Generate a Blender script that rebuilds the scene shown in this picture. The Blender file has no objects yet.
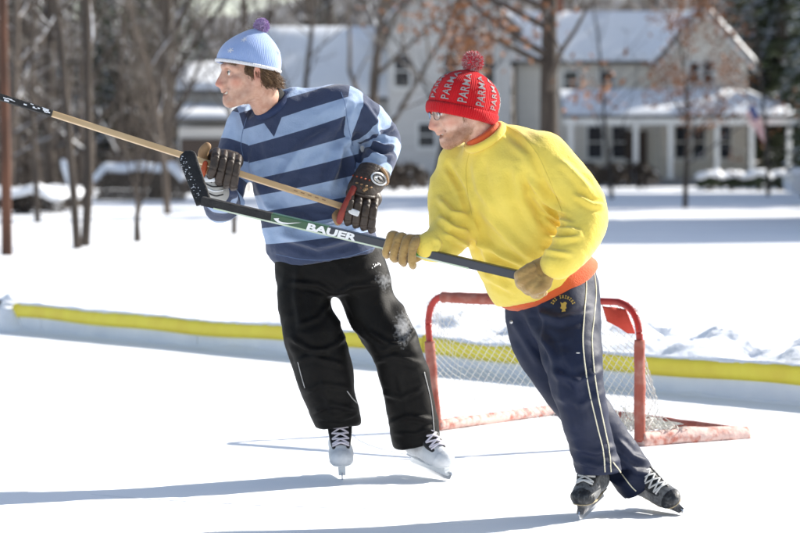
import bpy, bmesh, math, random
import numpy as np
from mathutils import Vector, Matrix
from mathutils.bvhtree import BVHTree
R = math.radians
sc = bpy.context.scene
col = sc.collection

# ------------------------------------------------------------------ camera, sky, sun, exposure
FPX, HOR, CH = 2695.0, 155.0, 1.32            # focal length in photo pixels, horizon row, eye height (m)
cam_d = bpy.data.cameras.new('camera'); cam = bpy.data.objects.new('camera', cam_d); col.objects.link(cam)
cam.location = (0, 0, CH); cam.rotation_euler = (R(90), 0, 0)
cam_d.sensor_width = 36.0; cam_d.lens = FPX / 800 * 36.0
cam_d.shift_y = -(266.5 - HOR) / 800
cam_d.clip_start = 0.1; cam_d.clip_end = 3000
cam_d.dof.use_dof = True; cam_d.dof.focus_distance = 10.25; cam_d.dof.aperture_fstop = 3.8
sc.camera = cam
TOSUN = Vector((0.92, 0.50, 0.62)).normalized()
SUN_EL = math.asin(TOSUN.z); SUN_AZ = math.atan2(TOSUN.x, TOSUN.y)
world = bpy.data.worlds.new('World'); sc.world = world; world.use_nodes = True
wn = world.node_tree.nodes; wl_ = world.node_tree.links
sky = wn.new('ShaderNodeTexSky'); sky.sky_type = 'NISHITA'; sky.sun_disc = False
sky.sun_elevation = SUN_EL; sky.sun_rotation = SUN_AZ
sky.air_density = 1.0; sky.dust_density = 1.0; sky.ozone_density = 1.0
wn['Background'].inputs['Strength'].default_value = 0.10
hs = wn.new('ShaderNodeHueSaturation'); hs.inputs['Saturation'].default_value = 0.80      # the photograph's white balance
wl_.new(sky.outputs[0], hs.inputs['Color']); wl_.new(hs.outputs[0], wn['Background'].inputs['Color'])
sun_d = bpy.data.lights.new('sun', 'SUN'); sun = bpy.data.objects.new('sun', sun_d); col.objects.link(sun)
sun_d.energy = 4.9; sun_d.angle = R(0.5); sun_d.color = (1.0, 0.95, 0.86)
sun.rotation_euler = (-TOSUN).to_track_quat('-Z', 'Y').to_euler(); sun.location = (20, 12, 20)
sc.view_settings.view_transform = 'Standard'; sc.view_settings.look = 'None'
sc.view_settings.exposure = 0.90; sc.view_settings.gamma = 1.0; sc.view_settings.use_curve_mapping = False
sc.cycles.use_denoising = True; sc.cycles.max_bounces = 8; sc.cycles.diffuse_bounces = 4
sc.cycles.sample_clamp_indirect = 6.0

def P(px, py, Y):
    """world point at depth Y (m) that lies on the view line of photo pixel px, py"""
    return np.array([(px - 400) / FPX * Y, Y, CH - (py - HOR) / FPX * Y])
def G(px, py, z=0.0):
    Y = FPX * (CH - z) / (py - HOR)
    return np.array([(px - 400) / FPX * Y, Y, z])
def unit(v):
    v = np.asarray(v, float); return v / (np.linalg.norm(v) + 1e-12)

# ------------------------------------------------------------------ object helpers
def tag(o, label=None, cat=None, group=None, kind=None):
    if label: o['label'] = label
    if cat: o['category'] = cat
    if group: o['group'] = group
    if kind: o['kind'] = kind
    return o
def wloc(o):
    v = np.zeros(3)
    while o is not None:
        v += np.array(o.location); o = o.parent
    return v
def empty(name, loc, label=None, cat=None, group=None):
    o = bpy.data.objects.new(name, None); col.objects.link(o); o.location = loc
    o.empty_display_size = 0.1
    return tag(o, label, cat, group)
def mk(name, V, Fc, mat, parent=None, smooth=True, attrs=None, fattrs=None):
    V = np.asarray(V, float).reshape(-1, 3)
    if parent is not None: V = V - wloc(parent)
    me = bpy.data.meshes.new(name); me.from_pydata(V.tolist(), [], [list(map(int, f)) for f in Fc] if not isinstance(Fc, np.ndarray) else Fc.tolist()); me.update()
    if smooth: me.shade_smooth()
    for k, a in (attrs or {}).items():
        at = me.attributes.new(k, 'FLOAT', 'POINT'); at.data.foreach_set('value', np.asarray(a, np.float32))
    for k, a in (fattrs or {}).items():
        at = me.attributes.new(k, 'FLOAT', 'FACE'); at.data.foreach_set('value', np.asarray(a, np.float32))
    if mat is not None:
        for m in (mat if isinstance(mat, (list, tuple)) else [mat]): me.materials.append(m)
    o = bpy.data.objects.new(name, me); col.objects.link(o)
    if parent is not None: o.parent = parent
    return o
def copy_tree(o, parent=None):
    c = o.copy(); col.objects.link(c); c.parent = parent
    for ch in list(o.children): copy_tree(ch, c)
    return c

class MB:
    """mesh collector"""
    def __init__(s): s.v = []; s.f = []; s.n = 0
    def add(s, V, Fc):
        V = np.asarray(V, float).reshape(-1, 3)
        s.v.append(V); s.f += [[i + s.n for i in f] for f in Fc]; s.n += len(V); return s
    def box(s, c, half, ax=None, bev=0.0):
        c = np.asarray(c, float); ax = np.eye(3) if ax is None else np.asarray(ax, float)
        q = []
        if bev <= 0:
            for x in (-1, 1):
                for y in (-1, 1):
                    for z in (-1, 1): q.append(c + ax[0]*x*half[0] + ax[1]*y*half[1] + ax[2]*z*half[2])
            return s.add(q, [(0,1,3,2),(4,6,7,5),(0,4,5,1),(2,3,7,6),(0,2,6,4),(1,5,7,3)])
        bm = bmesh.new(); bmesh.ops.create_cube(bm, size=2)
        for v in bm.verts: v.co = Vector((v.co.x*half[0], v.co.y*half[1], v.co.z*half[2]))
        bmesh.ops.bevel(bm, geom=bm.edges[:], offset=bev, segments=2, affect='EDGES', profile=0.6)
        V = np.array([v.co[:] for v in bm.verts]) @ ax + c
        bm.verts.index_update()
        Fc = [[v.index for v in f.verts] for f in bm.faces]; bm.free()
        return s.add(V, Fc)
    def tube(s, pts, rad, n=8, cap=True, flat=None):
        pts = [np.asarray(p, float) for p in pts]; m = len(pts)
        rad = [rad]*m if np.isscalar(rad) else list(rad)
        V = []; prev = None
        for i in range(m):
            t = unit(pts[min(i+1, m-1)] - pts[max(i-1, 0)])
            if prev is None:
                a = np.array([0,0,1.]) if abs(t[2]) < .9 else np.array([1.,0,0])
                u = unit(np.cross(a, t))
            else: u = unit(prev - t*np.dot(prev, t))
            prev = u; w = np.cross(t, u)
            for k in range(n):
                an = 2*math.pi*k/n
                V.append(pts[i] + rad[i]*(math.cos(an)*u + math.sin(an)*w))
        Fc = []
        for i in range(m-1):
            for k in range(n):
                a, b = i*n+k, i*n+(k+1) % n
                Fc.append((a, b, b+n, a+n))
        if cap: Fc.append(tuple(range(n-1, -1, -1))); Fc.append(tuple((m-1)*n+k for k in range(n)))
        return s.add(V, Fc)
    def prism(s, poly, ext):
        """closed polygon (3-D points, planar) extruded by vector ext"""
        poly = [np.asarray(p, float) for p in poly]; n = len(poly); ext = np.asarray(ext, float)
        V = poly + [p + ext for p in poly]
        Fc = [tuple(range(n-1, -1, -1)), tuple(range(n, 2*n))] + [(i, (i+1) % n, (i+1) % n + n, i+n) for i in range(n)]
        return s.add(V, Fc)
    def arr(s): return np.concatenate(s.v) if s.v else np.zeros((0, 3))
    def build(s, name, mat, parent=None, smooth=False):
        o = mk(name, s.arr(), s.f, mat, parent, smooth)
        bm = bmesh.new(); bm.from_mesh(o.data); bmesh.ops.recalc_face_normals(bm, faces=bm.faces[:]); bm.to_mesh(o.data); bm.free()
        return o

# ------------------------------------------------------------------ noise and implicit surfaces
def vnoise(p, seed=0):
    p = np.asarray(p, float); i = np.floor(p).astype(np.int64); f = p - i; f = f*f*(3-2*f)
    def h(a, b, c):
        n = (a*374761393 + b*668265263 + c*974634763 + seed*144269) & 0xffffffff
        n = ((n ^ (n >> 13))*1274126177) & 0xffffffff
        n = ((n ^ (n >> 15))*2246822519) & 0xffffffff
        return ((n ^ (n >> 16)) & 0xffff)/32767.5 - 1
    x, y, z = i[:, 0], i[:, 1], i[:, 2]; out = 0
    for dx in (0, 1):
        for dy in (0, 1):
            for dz in (0, 1):
                w = (f[:, 0] if dx else 1-f[:, 0])*(f[:, 1] if dy else 1-f[:, 1])*(f[:, 2] if dz else 1-f[:, 2])
                out = out + w*h(x+dx, y+dy, z+dz)
    return out
def fbm(p, seed=0, oct=3):
    o = 0; a = 1.0; p = np.asarray(p, float)
    for k in range(oct): o = o + a*vnoise(p*2**k, seed+k*17); a *= .5
    return o
def crom(pts, sub=4):
    """Catmull-Rom through rows of any length"""
    pts = np.asarray(pts, float); out = []
    n = len(pts)
    for i in range(n-1):
        p0, p1, p2, p3 = pts[max(i-1, 0)], pts[i], pts[i+1], pts[min(i+2, n-1)]
        for k in range(sub):
            t = k/sub
            out.append(.5*((2*p1) + (-p0+p2)*t + (2*p0-5*p1+4*p2-p3)*t*t + (-p0+3*p1-3*p2+p3)*t**3))
    out.append(pts[-1]); return np.array(out)
def smin(a, b, k):
    if k <= 0: return np.minimum(a, b)
    h = np.maximum(k - np.abs(a-b), 0)/k
    return np.minimum(a, b) - h*h*k*.25
class Vol:
    def __init__(s, lo, hi, h):
        s.lo = np.array(lo, float); s.h = h
        s.n = np.ceil((np.array(hi, float)-s.lo)/h).astype(int)+1
        s.ax = [s.lo[i] + h*np.arange(s.n[i]) for i in range(3)]
        s.f = np.full(s.n, .5, np.float32)
    def op(s, fn, lo, hi, k=.02, mode='u'):
        m = k + 3*s.h; sl = []
        for i in range(3):
            a = int(max(0, math.floor((lo[i]-m-s.lo[i])/s.h))); b = int(min(s.n[i], math.ceil((hi[i]+m-s.lo[i])/s.h)+1))
            if b <= a: return s
            sl.append(slice(a, b))
        sl = tuple(sl)
        d = fn(s.ax[0][sl[0]][:, None, None], s.ax[1][sl[1]][None, :, None], s.ax[2][sl[2]][None, None, :]).astype(np.float32)
        a = s.f[sl]
        s.f[sl] = smin(a, d, k) if mode == 'u' else -smin(-a, d, k)
        return s
    def cone(s, a, b, ra, rb, k=.02, mode='u', sq=None):
        return s.chain([(a, ra), (b, rb)], k, mode, 1, sq)
    def chain(s, pr, k=.02, mode='u', sub=4, sq=None):
        """tapered limb through (point, radius) pairs; sq=(dir, f): thickness along dir times f"""
        rows = np.array([list(p)+[r] for p, r in pr], float)
        if sub > 1: rows = crom(rows, sub)
        rm = rows[:, 3].max()
        if sq is not None: dr = unit(sq[0]); fc = 1/sq[1]-1; rm *= max(1, sq[1])
        def fn(X, Y, Z):
            out = None
            for i in range(len(rows)-1):
                a, b = rows[i, :3], rows[i+1, :3]; ab = b-a; L = ab@ab + 1e-12
                t = np.clip(((X-a[0])*ab[0]+(Y-a[1])*ab[1]+(Z-a[2])*ab[2])/L, 0, 1)
                x, y, z = X-a[0]-t*ab[0], Y-a[1]-t*ab[1], Z-a[2]-t*ab[2]
                if sq is not None:
                    q = (x*dr[0]+y*dr[1]+z*dr[2])*fc
                    x, y, z = x+q*dr[0], y+q*dr[1], z+q*dr[2]
                d = np.sqrt(x*x+y*y+z*z) - (rows[i, 3]+t*(rows[i+1, 3]-rows[i, 3]))
                out = d if out is None else np.minimum(out, d)
            return out
        return s.op(fn, rows[:, :3].min(0)-rm, rows[:, :3].max(0)+rm, k, mode)
    def ball(s, c, r, k=.02, mode='u', ax=None):
        """ellipsoid; ax rows = local axes"""
        c = np.asarray(c, float); r = np.array([r]*3 if np.isscalar(r) else r, float)
        A = np.eye(3) if ax is None else np.asarray(ax, float)
        def fn(X, Y, Z):
            x, y, z = X-c[0], Y-c[1], Z-c[2]; k0 = 0; k1 = 0
            for i in range(3):
                q = x*A[i, 0]+y*A[i, 1]+z*A[i, 2]
                k0 = k0+(q/r[i])**2; k1 = k1+(q/r[i]**2)**2
            k0 = np.sqrt(k0); k1 = np.sqrt(k1)+1e-9
            return k0*(k0-1)/k1
        e = np.full(3, r.max()); return s.op(fn, c-e, c+e, k, mode)
    def rbox(s, c, half, rnd, k=.01, mode='u', ax=None):
        c = np.asarray(c, float); A = np.eye(3) if ax is None else np.asarray(ax, float)
        hf = np.asarray(half, float)
        def fn(X, Y, Z):
            x, y, z = X-c[0], Y-c[1], Z-c[2]; o = 0; m = None
            for i in range(3):
                q = np.abs(x*A[i, 0]+y*A[i, 1]+z*A[i, 2])-hf[i]+rnd
                o = o+np.maximum(q, 0)**2; m = q if m is None else np.maximum(m, q)
            return np.sqrt(o)+np.minimum(m, 0)-rnd
        e = np.full(3, np.linalg.norm(hf)); return s.op(fn, c-e, c+e, k, mode)
    def loft(s, rows, U, Vv, k=.03, ex=2.3, rnd=.01):
        """rows of (x, y, z, a, b), horizontal super-elliptic slices; a along U, b along Vv"""
        rows = np.array(sorted([list(r) for r in rows], key=lambda r: r[2]), float)
        rows = crom(rows, 4); z = rows[:, 2]
        def fn(X, Y, Z):
            zz = np.clip(Z, z[0], z[-1]); c = [np.interp(zz, z, rows[:, i]) for i in (0, 1, 3, 4)]
            x, y = X-c[0], Y-c[1]
            u = np.abs(x*U[0]+y*U[1])/c[2]; v = np.abs(x*Vv[0]+y*Vv[1])/c[3]
            q = (u**ex+v**ex)**(1/ex)
            d = (q-1)*np.minimum(c[2], c[3])*.95
            e = np.maximum(Z-z[-1], z[0]-Z)
            return np.where(e > -rnd, np.maximum(d, e), d)
        rm = rows[:, 3:].max()
        return s.op(fn, rows[:, :3].min(0)-rm*np.array([1, 1, 0]), rows[:, :3].max(0)+rm*np.array([1, 1, 0]), k)
    def mesh(s, smooth=2):
        f = s.f; sg = f < 0; n = f.shape
        c8 = [(dx, dy, dz) for dx in (0, 1) for dy in (0, 1) for dz in (0, 1)]
        cnt = np.zeros(tuple(q-1 for q in n), np.int8)
        for d in c8: cnt += sg[d[0]:n[0]-1+d[0], d[1]:n[1]-1+d[1], d[2]:n[2]-1+d[2]]
        act = (cnt > 0) & (cnt < 8); ijk = np.argwhere(act)
        idx = np.full(act.shape, -1, np.int64); idx[act] = np.arange(len(ijk))
        val = {d: f[ijk[:, 0]+d[0], ijk[:, 1]+d[1], ijk[:, 2]+d[2]] for d in c8}
        acc = np.zeros((len(ijk), 3)); num = np.zeros(len(ijk))
        for a in c8:
            for i in range(3):
                if a[i] == 0:
                    b = list(a); b[i] = 1; b = tuple(b)
                    va, vb = val[a], val[b]; m = (va < 0) != (vb < 0)
                    t = np.where(m, va/(va-vb+1e-20), 0)
                    pos = np.tile(np.array(a, float), (len(ijk), 1)); pos[:, i] = t
                    acc[m] += pos[m]; num[m] += 1
        V = s.lo + s.h*(ijk + acc/num[:, None])
        Q = []
        for i in range(3):
            j, k = (i+1) % 3, (i+2) % 3
            sa = [slice(None)]*3; sb = [slice(None)]*3
            sa[i] = slice(0, n[i]-1); sb[i] = slice(1, n[i])
            A, B = sg[tuple(sa)], sg[tuple(sb)]
            e = np.argwhere(A != B)
            ok = (e[:, j] > 0) & (e[:, k] > 0) & (e[:, j] < n[j]-1) & (e[:, k] < n[k]-1); e = e[ok]
            fl = A[e[:, 0], e[:, 1], e[:, 2]]
            def cell(dj, dk):
                q = e.copy(); q[:, j] += dj; q[:, k] += dk; return idx[q[:, 0], q[:, 1], q[:, 2]]
            q = np.stack([cell(-1, -1), cell(0, -1), cell(0, 0), cell(-1, 0)], 1)
            q[~fl] = q[~fl][:, ::-1]; Q.append(q)
        Q = np.concatenate(Q)
        Q = Q[(Q >= 0).all(1)]
        V = relax(V, Q, smooth)
        return V, Q
def relax(V, Q, it, w=.5):
    n = len(V)
    ea = np.concatenate([Q[:, 0], Q[:, 1], Q[:, 2], Q[:, 3]]); eb = np.concatenate([Q[:, 1], Q[:, 2], Q[:, 3], Q[:, 0]])
    dg = np.bincount(ea, minlength=n)+np.bincount(eb, minlength=n)+1e-9
    for _ in range(it):
        S = np.stack([np.bincount(ea, V[eb, i], n)+np.bincount(eb, V[ea, i], n) for i in range(3)], 1)
        V = V*(1-w)+w*S/dg[:, None]
    return V
def vnorm(V, Q):
    n = np.cross(V[Q[:, 2]]-V[Q[:, 0]], V[Q[:, 3]]-V[Q[:, 1]])
    N = np.zeros_like(V)
    for c in range(4):
        for i in range(3): N[:, i] += np.bincount(Q[:, c], n[:, i], len(V))
    return N/(np.linalg.norm(N, axis=1)[:, None]+1e-12)
def polydist(p2, line):
    """distance of 2-D points to a 2-D polyline, and the fraction along it"""
    line = np.asarray(line, float); best = np.full(len(p2), 1e9); fr = np.zeros(len(p2))
    for i in range(len(line)-1):
        a, b = line[i], line[i+1]; ab = b-a
        t = np.clip(((p2-a)@ab)/(ab@ab+1e-9), 0, 1)
        d = np.linalg.norm(p2-a-t[:, None]*ab, axis=1)
        m = d < best; best[m] = d[m]; fr[m] = (i+t[m])/(len(line)-1)
    return best, fr
def topx(V):
    return np.stack([400+V[:, 0]/V[:, 1]*FPX, HOR+(CH-V[:, 2])/V[:, 1]*FPX], 1)
def folds(V, Q, lines):
    """raise soft cloth folds along lines drawn on the front of a garment: (points, width px, height mm)"""
    N = vnorm(V, Q); p = topx(V); front = np.clip(-N[:, 1]*2+.3, 0, 1)
    D = np.zeros(len(V))
    for ln, w, h in lines:
        ln = np.asarray(ln, float)
        sel = ((p > ln.min(0)-4*w) & (p < ln.max(0)+4*w)).all(1)
        if not sel.any(): continue
        d, fr = polydist(p[sel], ln); taper = np.clip(np.minimum(fr, 1-fr)*5+.25, 0, 1)
        D[sel] += h*.001*taper*(np.exp(-(d/w)**2)-.45*np.exp(-((d-1.9*w)/w)**2))
    return V+N*(D*front)[:, None]
# ------------------------------------------------------------------ materials
def M(name, c1, c2=None, rough=.7, nscale=8.0, bump=0.0, bscale=60.0, metal=0.0, spec=.4, sheen=0.0, sss=0.0, stretch=(1, 1, 1), bdist=.01, detail=4, snow=0.0, lo=.35, hi=.65, trans=0.0, coat=0.0):
    m = bpy.data.materials.new(name); m.use_nodes = True; nt = m.node_tree; b = nt.nodes['Principled BSDF']
    b.inputs['Roughness'].default_value = rough; b.inputs['Metallic'].default_value = metal
    b.inputs['Specular IOR Level'].default_value = spec
    if sheen: b.inputs['Sheen Weight'].default_value = sheen; b.inputs['Sheen Roughness'].default_value = .5
    if coat: b.inputs['Coat Weight'].default_value = coat
    if trans: b.inputs['Transmission Weight'].default_value = trans
    if sss: b.inputs['Subsurface Weight'].default_value = sss; b.inputs['Subsurface Radius'].default_value = (.010, .004, .002); b.inputs['Subsurface Scale'].default_value = 1.0
    tc = nt.nodes.new('ShaderNodeTexCoord'); mp = nt.nodes.new('ShaderNodeMapping')
    mp.inputs['Scale'].default_value = stretch; nt.links.new(tc.outputs['Object'], mp.inputs[0])
    out = None
    if c2 is not None:
        n = nt.nodes.new('ShaderNodeTexNoise'); n.inputs['Scale'].default_value = nscale; n.inputs['Detail'].default_value = detail
        nt.links.new(mp.outputs[0], n.inputs['Vector'])
        r = nt.nodes.new('ShaderNodeValToRGB'); r.color_ramp.elements[0].color = (*c1, 1); r.color_ramp.elements[1].color = (*c2, 1)
        r.color_ramp.elements[0].position = lo; r.color_ramp.elements[1].position = hi
        nt.links.new(n.outputs['Fac'], r.inputs[0]); out = r.outputs[0]
    if snow:
        g = nt.nodes.new('ShaderNodeNewGeometry'); sx = nt.nodes.new('ShaderNodeSeparateXYZ'); nt.links.new(g.outputs['Normal'], sx.inputs[0])
        n2 = nt.nodes.new('ShaderNodeTexNoise'); n2.inputs['Scale'].default_value = 3.0; nt.links.new(tc.outputs['Object'], n2.inputs['Vector'])
        ad = nt.nodes.new('ShaderNodeMath'); ad.operation = 'MULTIPLY_ADD'; nt.links.new(n2.outputs['Fac'], ad.inputs[0]); ad.inputs[1].default_value = 1.2; nt.links.new(sx.outputs['Z'], ad.inputs[2])
        mr = nt.nodes.new('ShaderNodeMapRange'); nt.links.new(ad.outputs[0], mr.inputs[0]); mr.inputs[1].default_value = 1.5-snow; mr.inputs[2].default_value = 1.65-snow
        mx = nt.nodes.new('ShaderNodeMix'); mx.data_type = 'RGBA'; nt.links.new(mr.outputs[0], mx.inputs[0])
        if out is not None: nt.links.new(out, mx.inputs[6])
        else: mx.inputs[6].default_value = (*c1, 1)
        mx.inputs[7].default_value = (.86, .88, .92, 1); out = mx.outputs[2]
    if out is not None: nt.links.new(out, b.inputs['Base Color'])
    else: b.inputs['Base Color'].default_value = (*c1, 1)
    if bump:
        n = nt.nodes.new('ShaderNodeTexNoise'); n.inputs['Scale'].default_value = bscale; n.inputs['Detail'].default_value = 5
        nt.links.new(mp.outputs[0], n.inputs['Vector'])
        bp = nt.nodes.new('ShaderNodeBump'); bp.inputs['Strength'].default_value = bump; bp.inputs['Distance'].default_value = bdist
        nt.links.new(n.outputs['Fac'], bp.inputs['Height']); nt.links.new(bp.outputs[0], b.inputs['Normal'])
    return m
def nd(m): return m.node_tree.nodes
def base_in(m):
    """(node tree, principled, socket or colour feeding Base Color)"""
    nt = m.node_tree; b = nt.nodes['Principled BSDF']; l = b.inputs['Base Color'].links
    return nt, b, (l[0].from_socket if l else tuple(b.inputs['Base Color'].default_value))
def overlay(m, attr, colr, lo, hi, amount=1.0, noise=None, face_attr=None):
    """mix colr over the base where the mesh attribute runs from lo to hi (hi may be below lo)"""
    nt, b, src = base_in(m)
    a = nt.nodes.new('ShaderNodeAttribute'); a.attribute_name = attr
    fac = a.outputs['Fac']
    if noise:
        tc = nt.nodes.new('ShaderNodeTexCoord'); n = nt.nodes.new('ShaderNodeTexNoise'); n.inputs['Scale'].default_value = noise[0]; n.inputs['Detail'].default_value = 4
        nt.links.new(tc.outputs['Object'], n.inputs['Vector'])
        s_ = nt.nodes.new('ShaderNodeMath'); s_.operation = 'SUBTRACT'; nt.links.new(n.outputs['Fac'], s_.inputs[0]); s_.inputs[1].default_value = .5
        q = nt.nodes.new('ShaderNodeMath'); q.operation = 'MULTIPLY_ADD'; nt.links.new(s_.outputs[0], q.inputs[0]); q.inputs[1].default_value = noise[1]; nt.links.new(fac, q.inputs[2]); fac = q.outputs[0]
    mr = nt.nodes.new('ShaderNodeMapRange'); nt.links.new(fac, mr.inputs[0]); mr.inputs[1].default_value = lo; mr.inputs[2].default_value = hi; mr.inputs[3].default_value = 0; mr.inputs[4].default_value = amount
    fac = mr.outputs[0]
    mx = nt.nodes.new('ShaderNodeMix'); mx.data_type = 'RGBA'; nt.links.new(fac, mx.inputs[0])
    if isinstance(src, tuple): mx.inputs[6].default_value = src
    else: nt.links.new(src, mx.inputs[6])
    mx.inputs[7].default_value = (*colr, 1); nt.links.new(mx.outputs[2], b.inputs['Base Color'])
    return m
def knit(m, wale=220.0, strength=.35, dist=.002, attr='wale'):
    """ribs of a knit from a mesh attribute that counts wales"""
    nt, b, _ = base_in(m)
    a = nt.nodes.new('ShaderNodeAttribute'); a.attribute_name = attr
    mu = nt.nodes.new('ShaderNodeMath'); mu.operation = 'MULTIPLY'; nt.links.new(a.outputs['Fac'], mu.inputs[0]); mu.inputs[1].default_value = wale
    si = nt.nodes.new('ShaderNodeMath'); si.operation = 'SINE'; nt.links.new(mu.outputs[0], si.inputs[0])
    bp = nt.nodes.new('ShaderNodeBump'); bp.inputs['Strength'].default_value = strength; bp.inputs['Distance'].default_value = dist
    nt.links.new(si.outputs[0], bp.inputs['Height'])
    l = b.inputs['Normal'].links
    if l: nt.links.new(l[0].from_socket, bp.inputs['Normal'])
    nt.links.new(bp.outputs[0], b.inputs['Normal']); return m

m_snow = M('snow', (.84, .86, .90), (.89, .90, .92), rough=.65, nscale=.8, bump=.5, bscale=14, bdist=.03, spec=.3)
m_ice = M('ice', (.86, .88, .91), (.90, .91, .93), rough=.5, nscale=1.3, bump=.2, bscale=45, bdist=.003, spec=.12)
# ------------------------------------------------------------------ ground: ice, snow
BL, BR = np.array([-2.90, 20.3]), np.array([2.11, 14.23])
BD = unit(BR-BL); BN = np.array([-BD[1], BD[0]])          # along the board, and away behind it
if BN[1] < 0: BN = -BN
def st(s, t, z=0): q = BL+BD*s+BN*t; return np.array([q[0], q[1], z])
def spaced(a, b, lo, hi, d0, g):
    """coordinates with step d0 inside [a, b], growing by g outside to lo and hi"""
    x = list(np.arange(a, b, d0)); d = d0
    while x[-1] < hi: d *= g; x.append(x[-1]+d)
    d = d0
    while x[0] > lo: d *= g; x.insert(0, x[0]-d)
    return np.array(x)
S_ = spaced(-1.5, 9.5, -420, 420, .045, 1.12); T_ = spaced(0.03, 2.8, .03, 700, .045, 1.06); T_ = T_[T_ >= .03]
SS, TT = np.meshgrid(S_, T_, indexing='ij')
XY = BL[None, None, :]+SS[..., None]*BD+TT[..., None]*BN
q3 = np.concatenate([XY.reshape(-1, 2), np.zeros((XY.size//2, 1))], 1)
st_s, st_t = SS.ravel(), TT.ravel()
lump = np.clip((st_s-1.8)/1.5, .10, 1)*np.exp(-((st_t-.85)/.62)**2)
chunk = fbm(q3*3.6, 3, 3)*.5+.5; chunk2 = np.abs(fbm(q3*7.0, 9, 3))
z = .150*np.clip(1-(st_t-.25)/.9, 0, 1)**.7*(st_t < 1.2)*np.clip((st_t-.02)/.06, .85, 1)
z = z*.9+lump*(.06+.20*np.clip(chunk-.05, 0, .8)+.05*chunk2)
z += .025*fbm(q3*1.1, 21, 3)*np.exp(-(st_t/9)**2)+.018*fbm(q3*.45, 5, 3)+.05*fbm(q3*.12, 31, 2)*np.clip(st_t/10, 0, 1)
z += np.exp(-((st_s+.9)/.8)**2)*np.exp(-(st_t/.5)**2)*.13
z += .45*np.clip((st_t-40)/60, 0, 1)*fbm(q3*.05, 77, 2)*.5
z += .030*fbm(q3*1.6, 55, 3)*np.clip((q3[:, 1]-26)/6, 0, 1)*np.clip((75-q3[:, 1])/20, 0, 1)*(.4+.6*np.clip(vnoise(q3*.12, 8), 0, 1))
trk = np.abs(((q3[:, 0]*.25+q3[:, 1]+.6*np.sin(q3[:, 0]*.35)) % 14)-7)
z -= .05*np.exp(-((trk-.7)/.3)**2)*np.clip((q3[:, 1]-24)/5, 0, 1)*(q3[:, 1] < 70)
nS, nT = len(S_), len(T_)
ii = np.arange(nS*nT).reshape(nS, nT)
Fg = np.stack([ii[:-1, :-1], ii[1:, :-1], ii[1:, 1:], ii[:-1, 1:]], -1).reshape(-1, 4)
tag(mk('snow_ground', np.concatenate([q3[:, :2], z[:, None]], 1), Fg, m_snow), kind='structure')
ice = MB().add([st(-400, .03, 0), st(400, .03, 0), st(400, -400, 0), st(-400, -400, 0)], [(0, 1, 2, 3)]).build('ice', m_ice)
tag(ice, kind='structure')
# fine skate cuts in the ice: shallow scraped strips with a snowy edge
mc = MB(); rng = random.Random(4)
for i in range(38):
    x0, y0 = rng.uniform(-3, 3.5), rng.uniform(8.6, 14.5); a = rng.uniform(-.5, .5)+(math.pi if rng.random() < .5 else 0); L = rng.uniform(.5, 2.6); kk = rng.uniform(-.35, .35)
    pts = []
    for j in range(14):
        t = j/13*L; an = a+kk*t; pts.append((x0+math.cos(an)*t, y0+math.sin(an)*t))
    pts = [p for p in pts if (np.array(p)-BL)@BN < -.1]
    if len(pts) < 4: continue
    w = rng.uniform(.0025, .006); V = []; Fc = []
    for j, p in enumerate(pts):
        d = unit(np.array(pts[min(j+1, len(pts)-1)])-np.array(pts[max(j-1, 0)])); n2 = np.array([-d[1], d[0]])
        ww = w*math.sin(math.pi*(j+.3)/len(pts))
        for q, zz in ((-1, .0010), (0, .0022), (1, .0010)): V.append((p[0]+n2[0]*ww*q, p[1]+n2[1]*ww*q, zz))
    for j in range(len(pts)-1):
        b = j*3
        Fc += [(b, b+1, b+4, b+3), (b+1, b+2, b+5, b+4)]
    mc.add(V, Fc)
tag(mc.build('skate_marks', m_snow), kind='structure')

# ------------------------------------------------------------------ rink board with yellow cap
m_board = M('board_white', (.80, .82, .85), (.70, .73, .78), rough=.55, nscale=3, bump=.3, bscale=25, bdist=.01)
m_cap = M('yellow_plastic', (.90, .76, .07), (.84, .66, .06), rough=.5, nscale=5, bump=.15, bscale=40, snow=.02)
rb = empty('rink_board', st(4, 0), 'low white rink board with a yellow cap along the ice edge', 'rink board')
for k in range(8):
    a, b = -1.6+k*2.0, -1.6+(k+1)*2.0-.006
    ax = np.array([[BD[0], BD[1], 0], [BN[0], BN[1], 0], [0, 0, 1]])
    MB().box(st((a+b)/2, 0, .0785), ((b-a)/2, .018, .0765), ax, .006).build('panel', m_board, rb)
for k in range(3):
    a, b = .02+k*4.8, .02+(k+1)*4.8-.005
    V = []; prof = [(-.034, .098), (-.039, .130), (-.037, .168), (-.024, .192), (0, .201), (.024, .192), (.037, .168), (.039, .130), (.034, .098)]
    xs = np.linspace(a, b, 60)
    for s in xs:
        wob = .006*math.sin(s*1.7+1)+.005*math.sin(s*4.3)
        for t, zz in prof: V.append(st(s, t+wob*.5, zz+wob))
    n = len(prof); Fc = [(i*n+j, i*n+(j+1) % n, (i+1)*n+(j+1) % n, (i+1)*n+j) for i in range(len(xs)-1) for j in range(n)]
    Fc += [tuple(range(n)), tuple(range(len(V)-1, len(V)-n-1, -1))]
    cp = mk('cap', V, Fc, m_cap, rb)
    # thin crust of snow lying on the cap
    V = []; Fc = []; xs = np.linspace(a+.02, b-.02, 260); rr = random.Random(k)
    for i, s in enumerate(xs):
        wob = .006*math.sin(s*1.7+1)+.005*math.sin(s*4.3)
        w = .021+.013*vnoise(np.array([[s*5, k, 0]]))[0]+.006*vnoise(np.array([[s*23, k, 3]]))[0]; h = .009+.010*max(0, vnoise(np.array([[s*6, 7, k]]))[0])
        for t, q in ((-w, -.008), (-w*.6, h*.7), (0, h), (w*.9, h*.7), (.034, -.008)): V.append(st(s, t+wob*.5, .1975+wob+q))
    for i in range(len(xs)-1):
        for j in range(4): Fc.append((i*5+j, i*5+j+1, i*5+j+6, i*5+j+5))
    mk('snow_crust', V, Fc, m_snow, cp)

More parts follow.
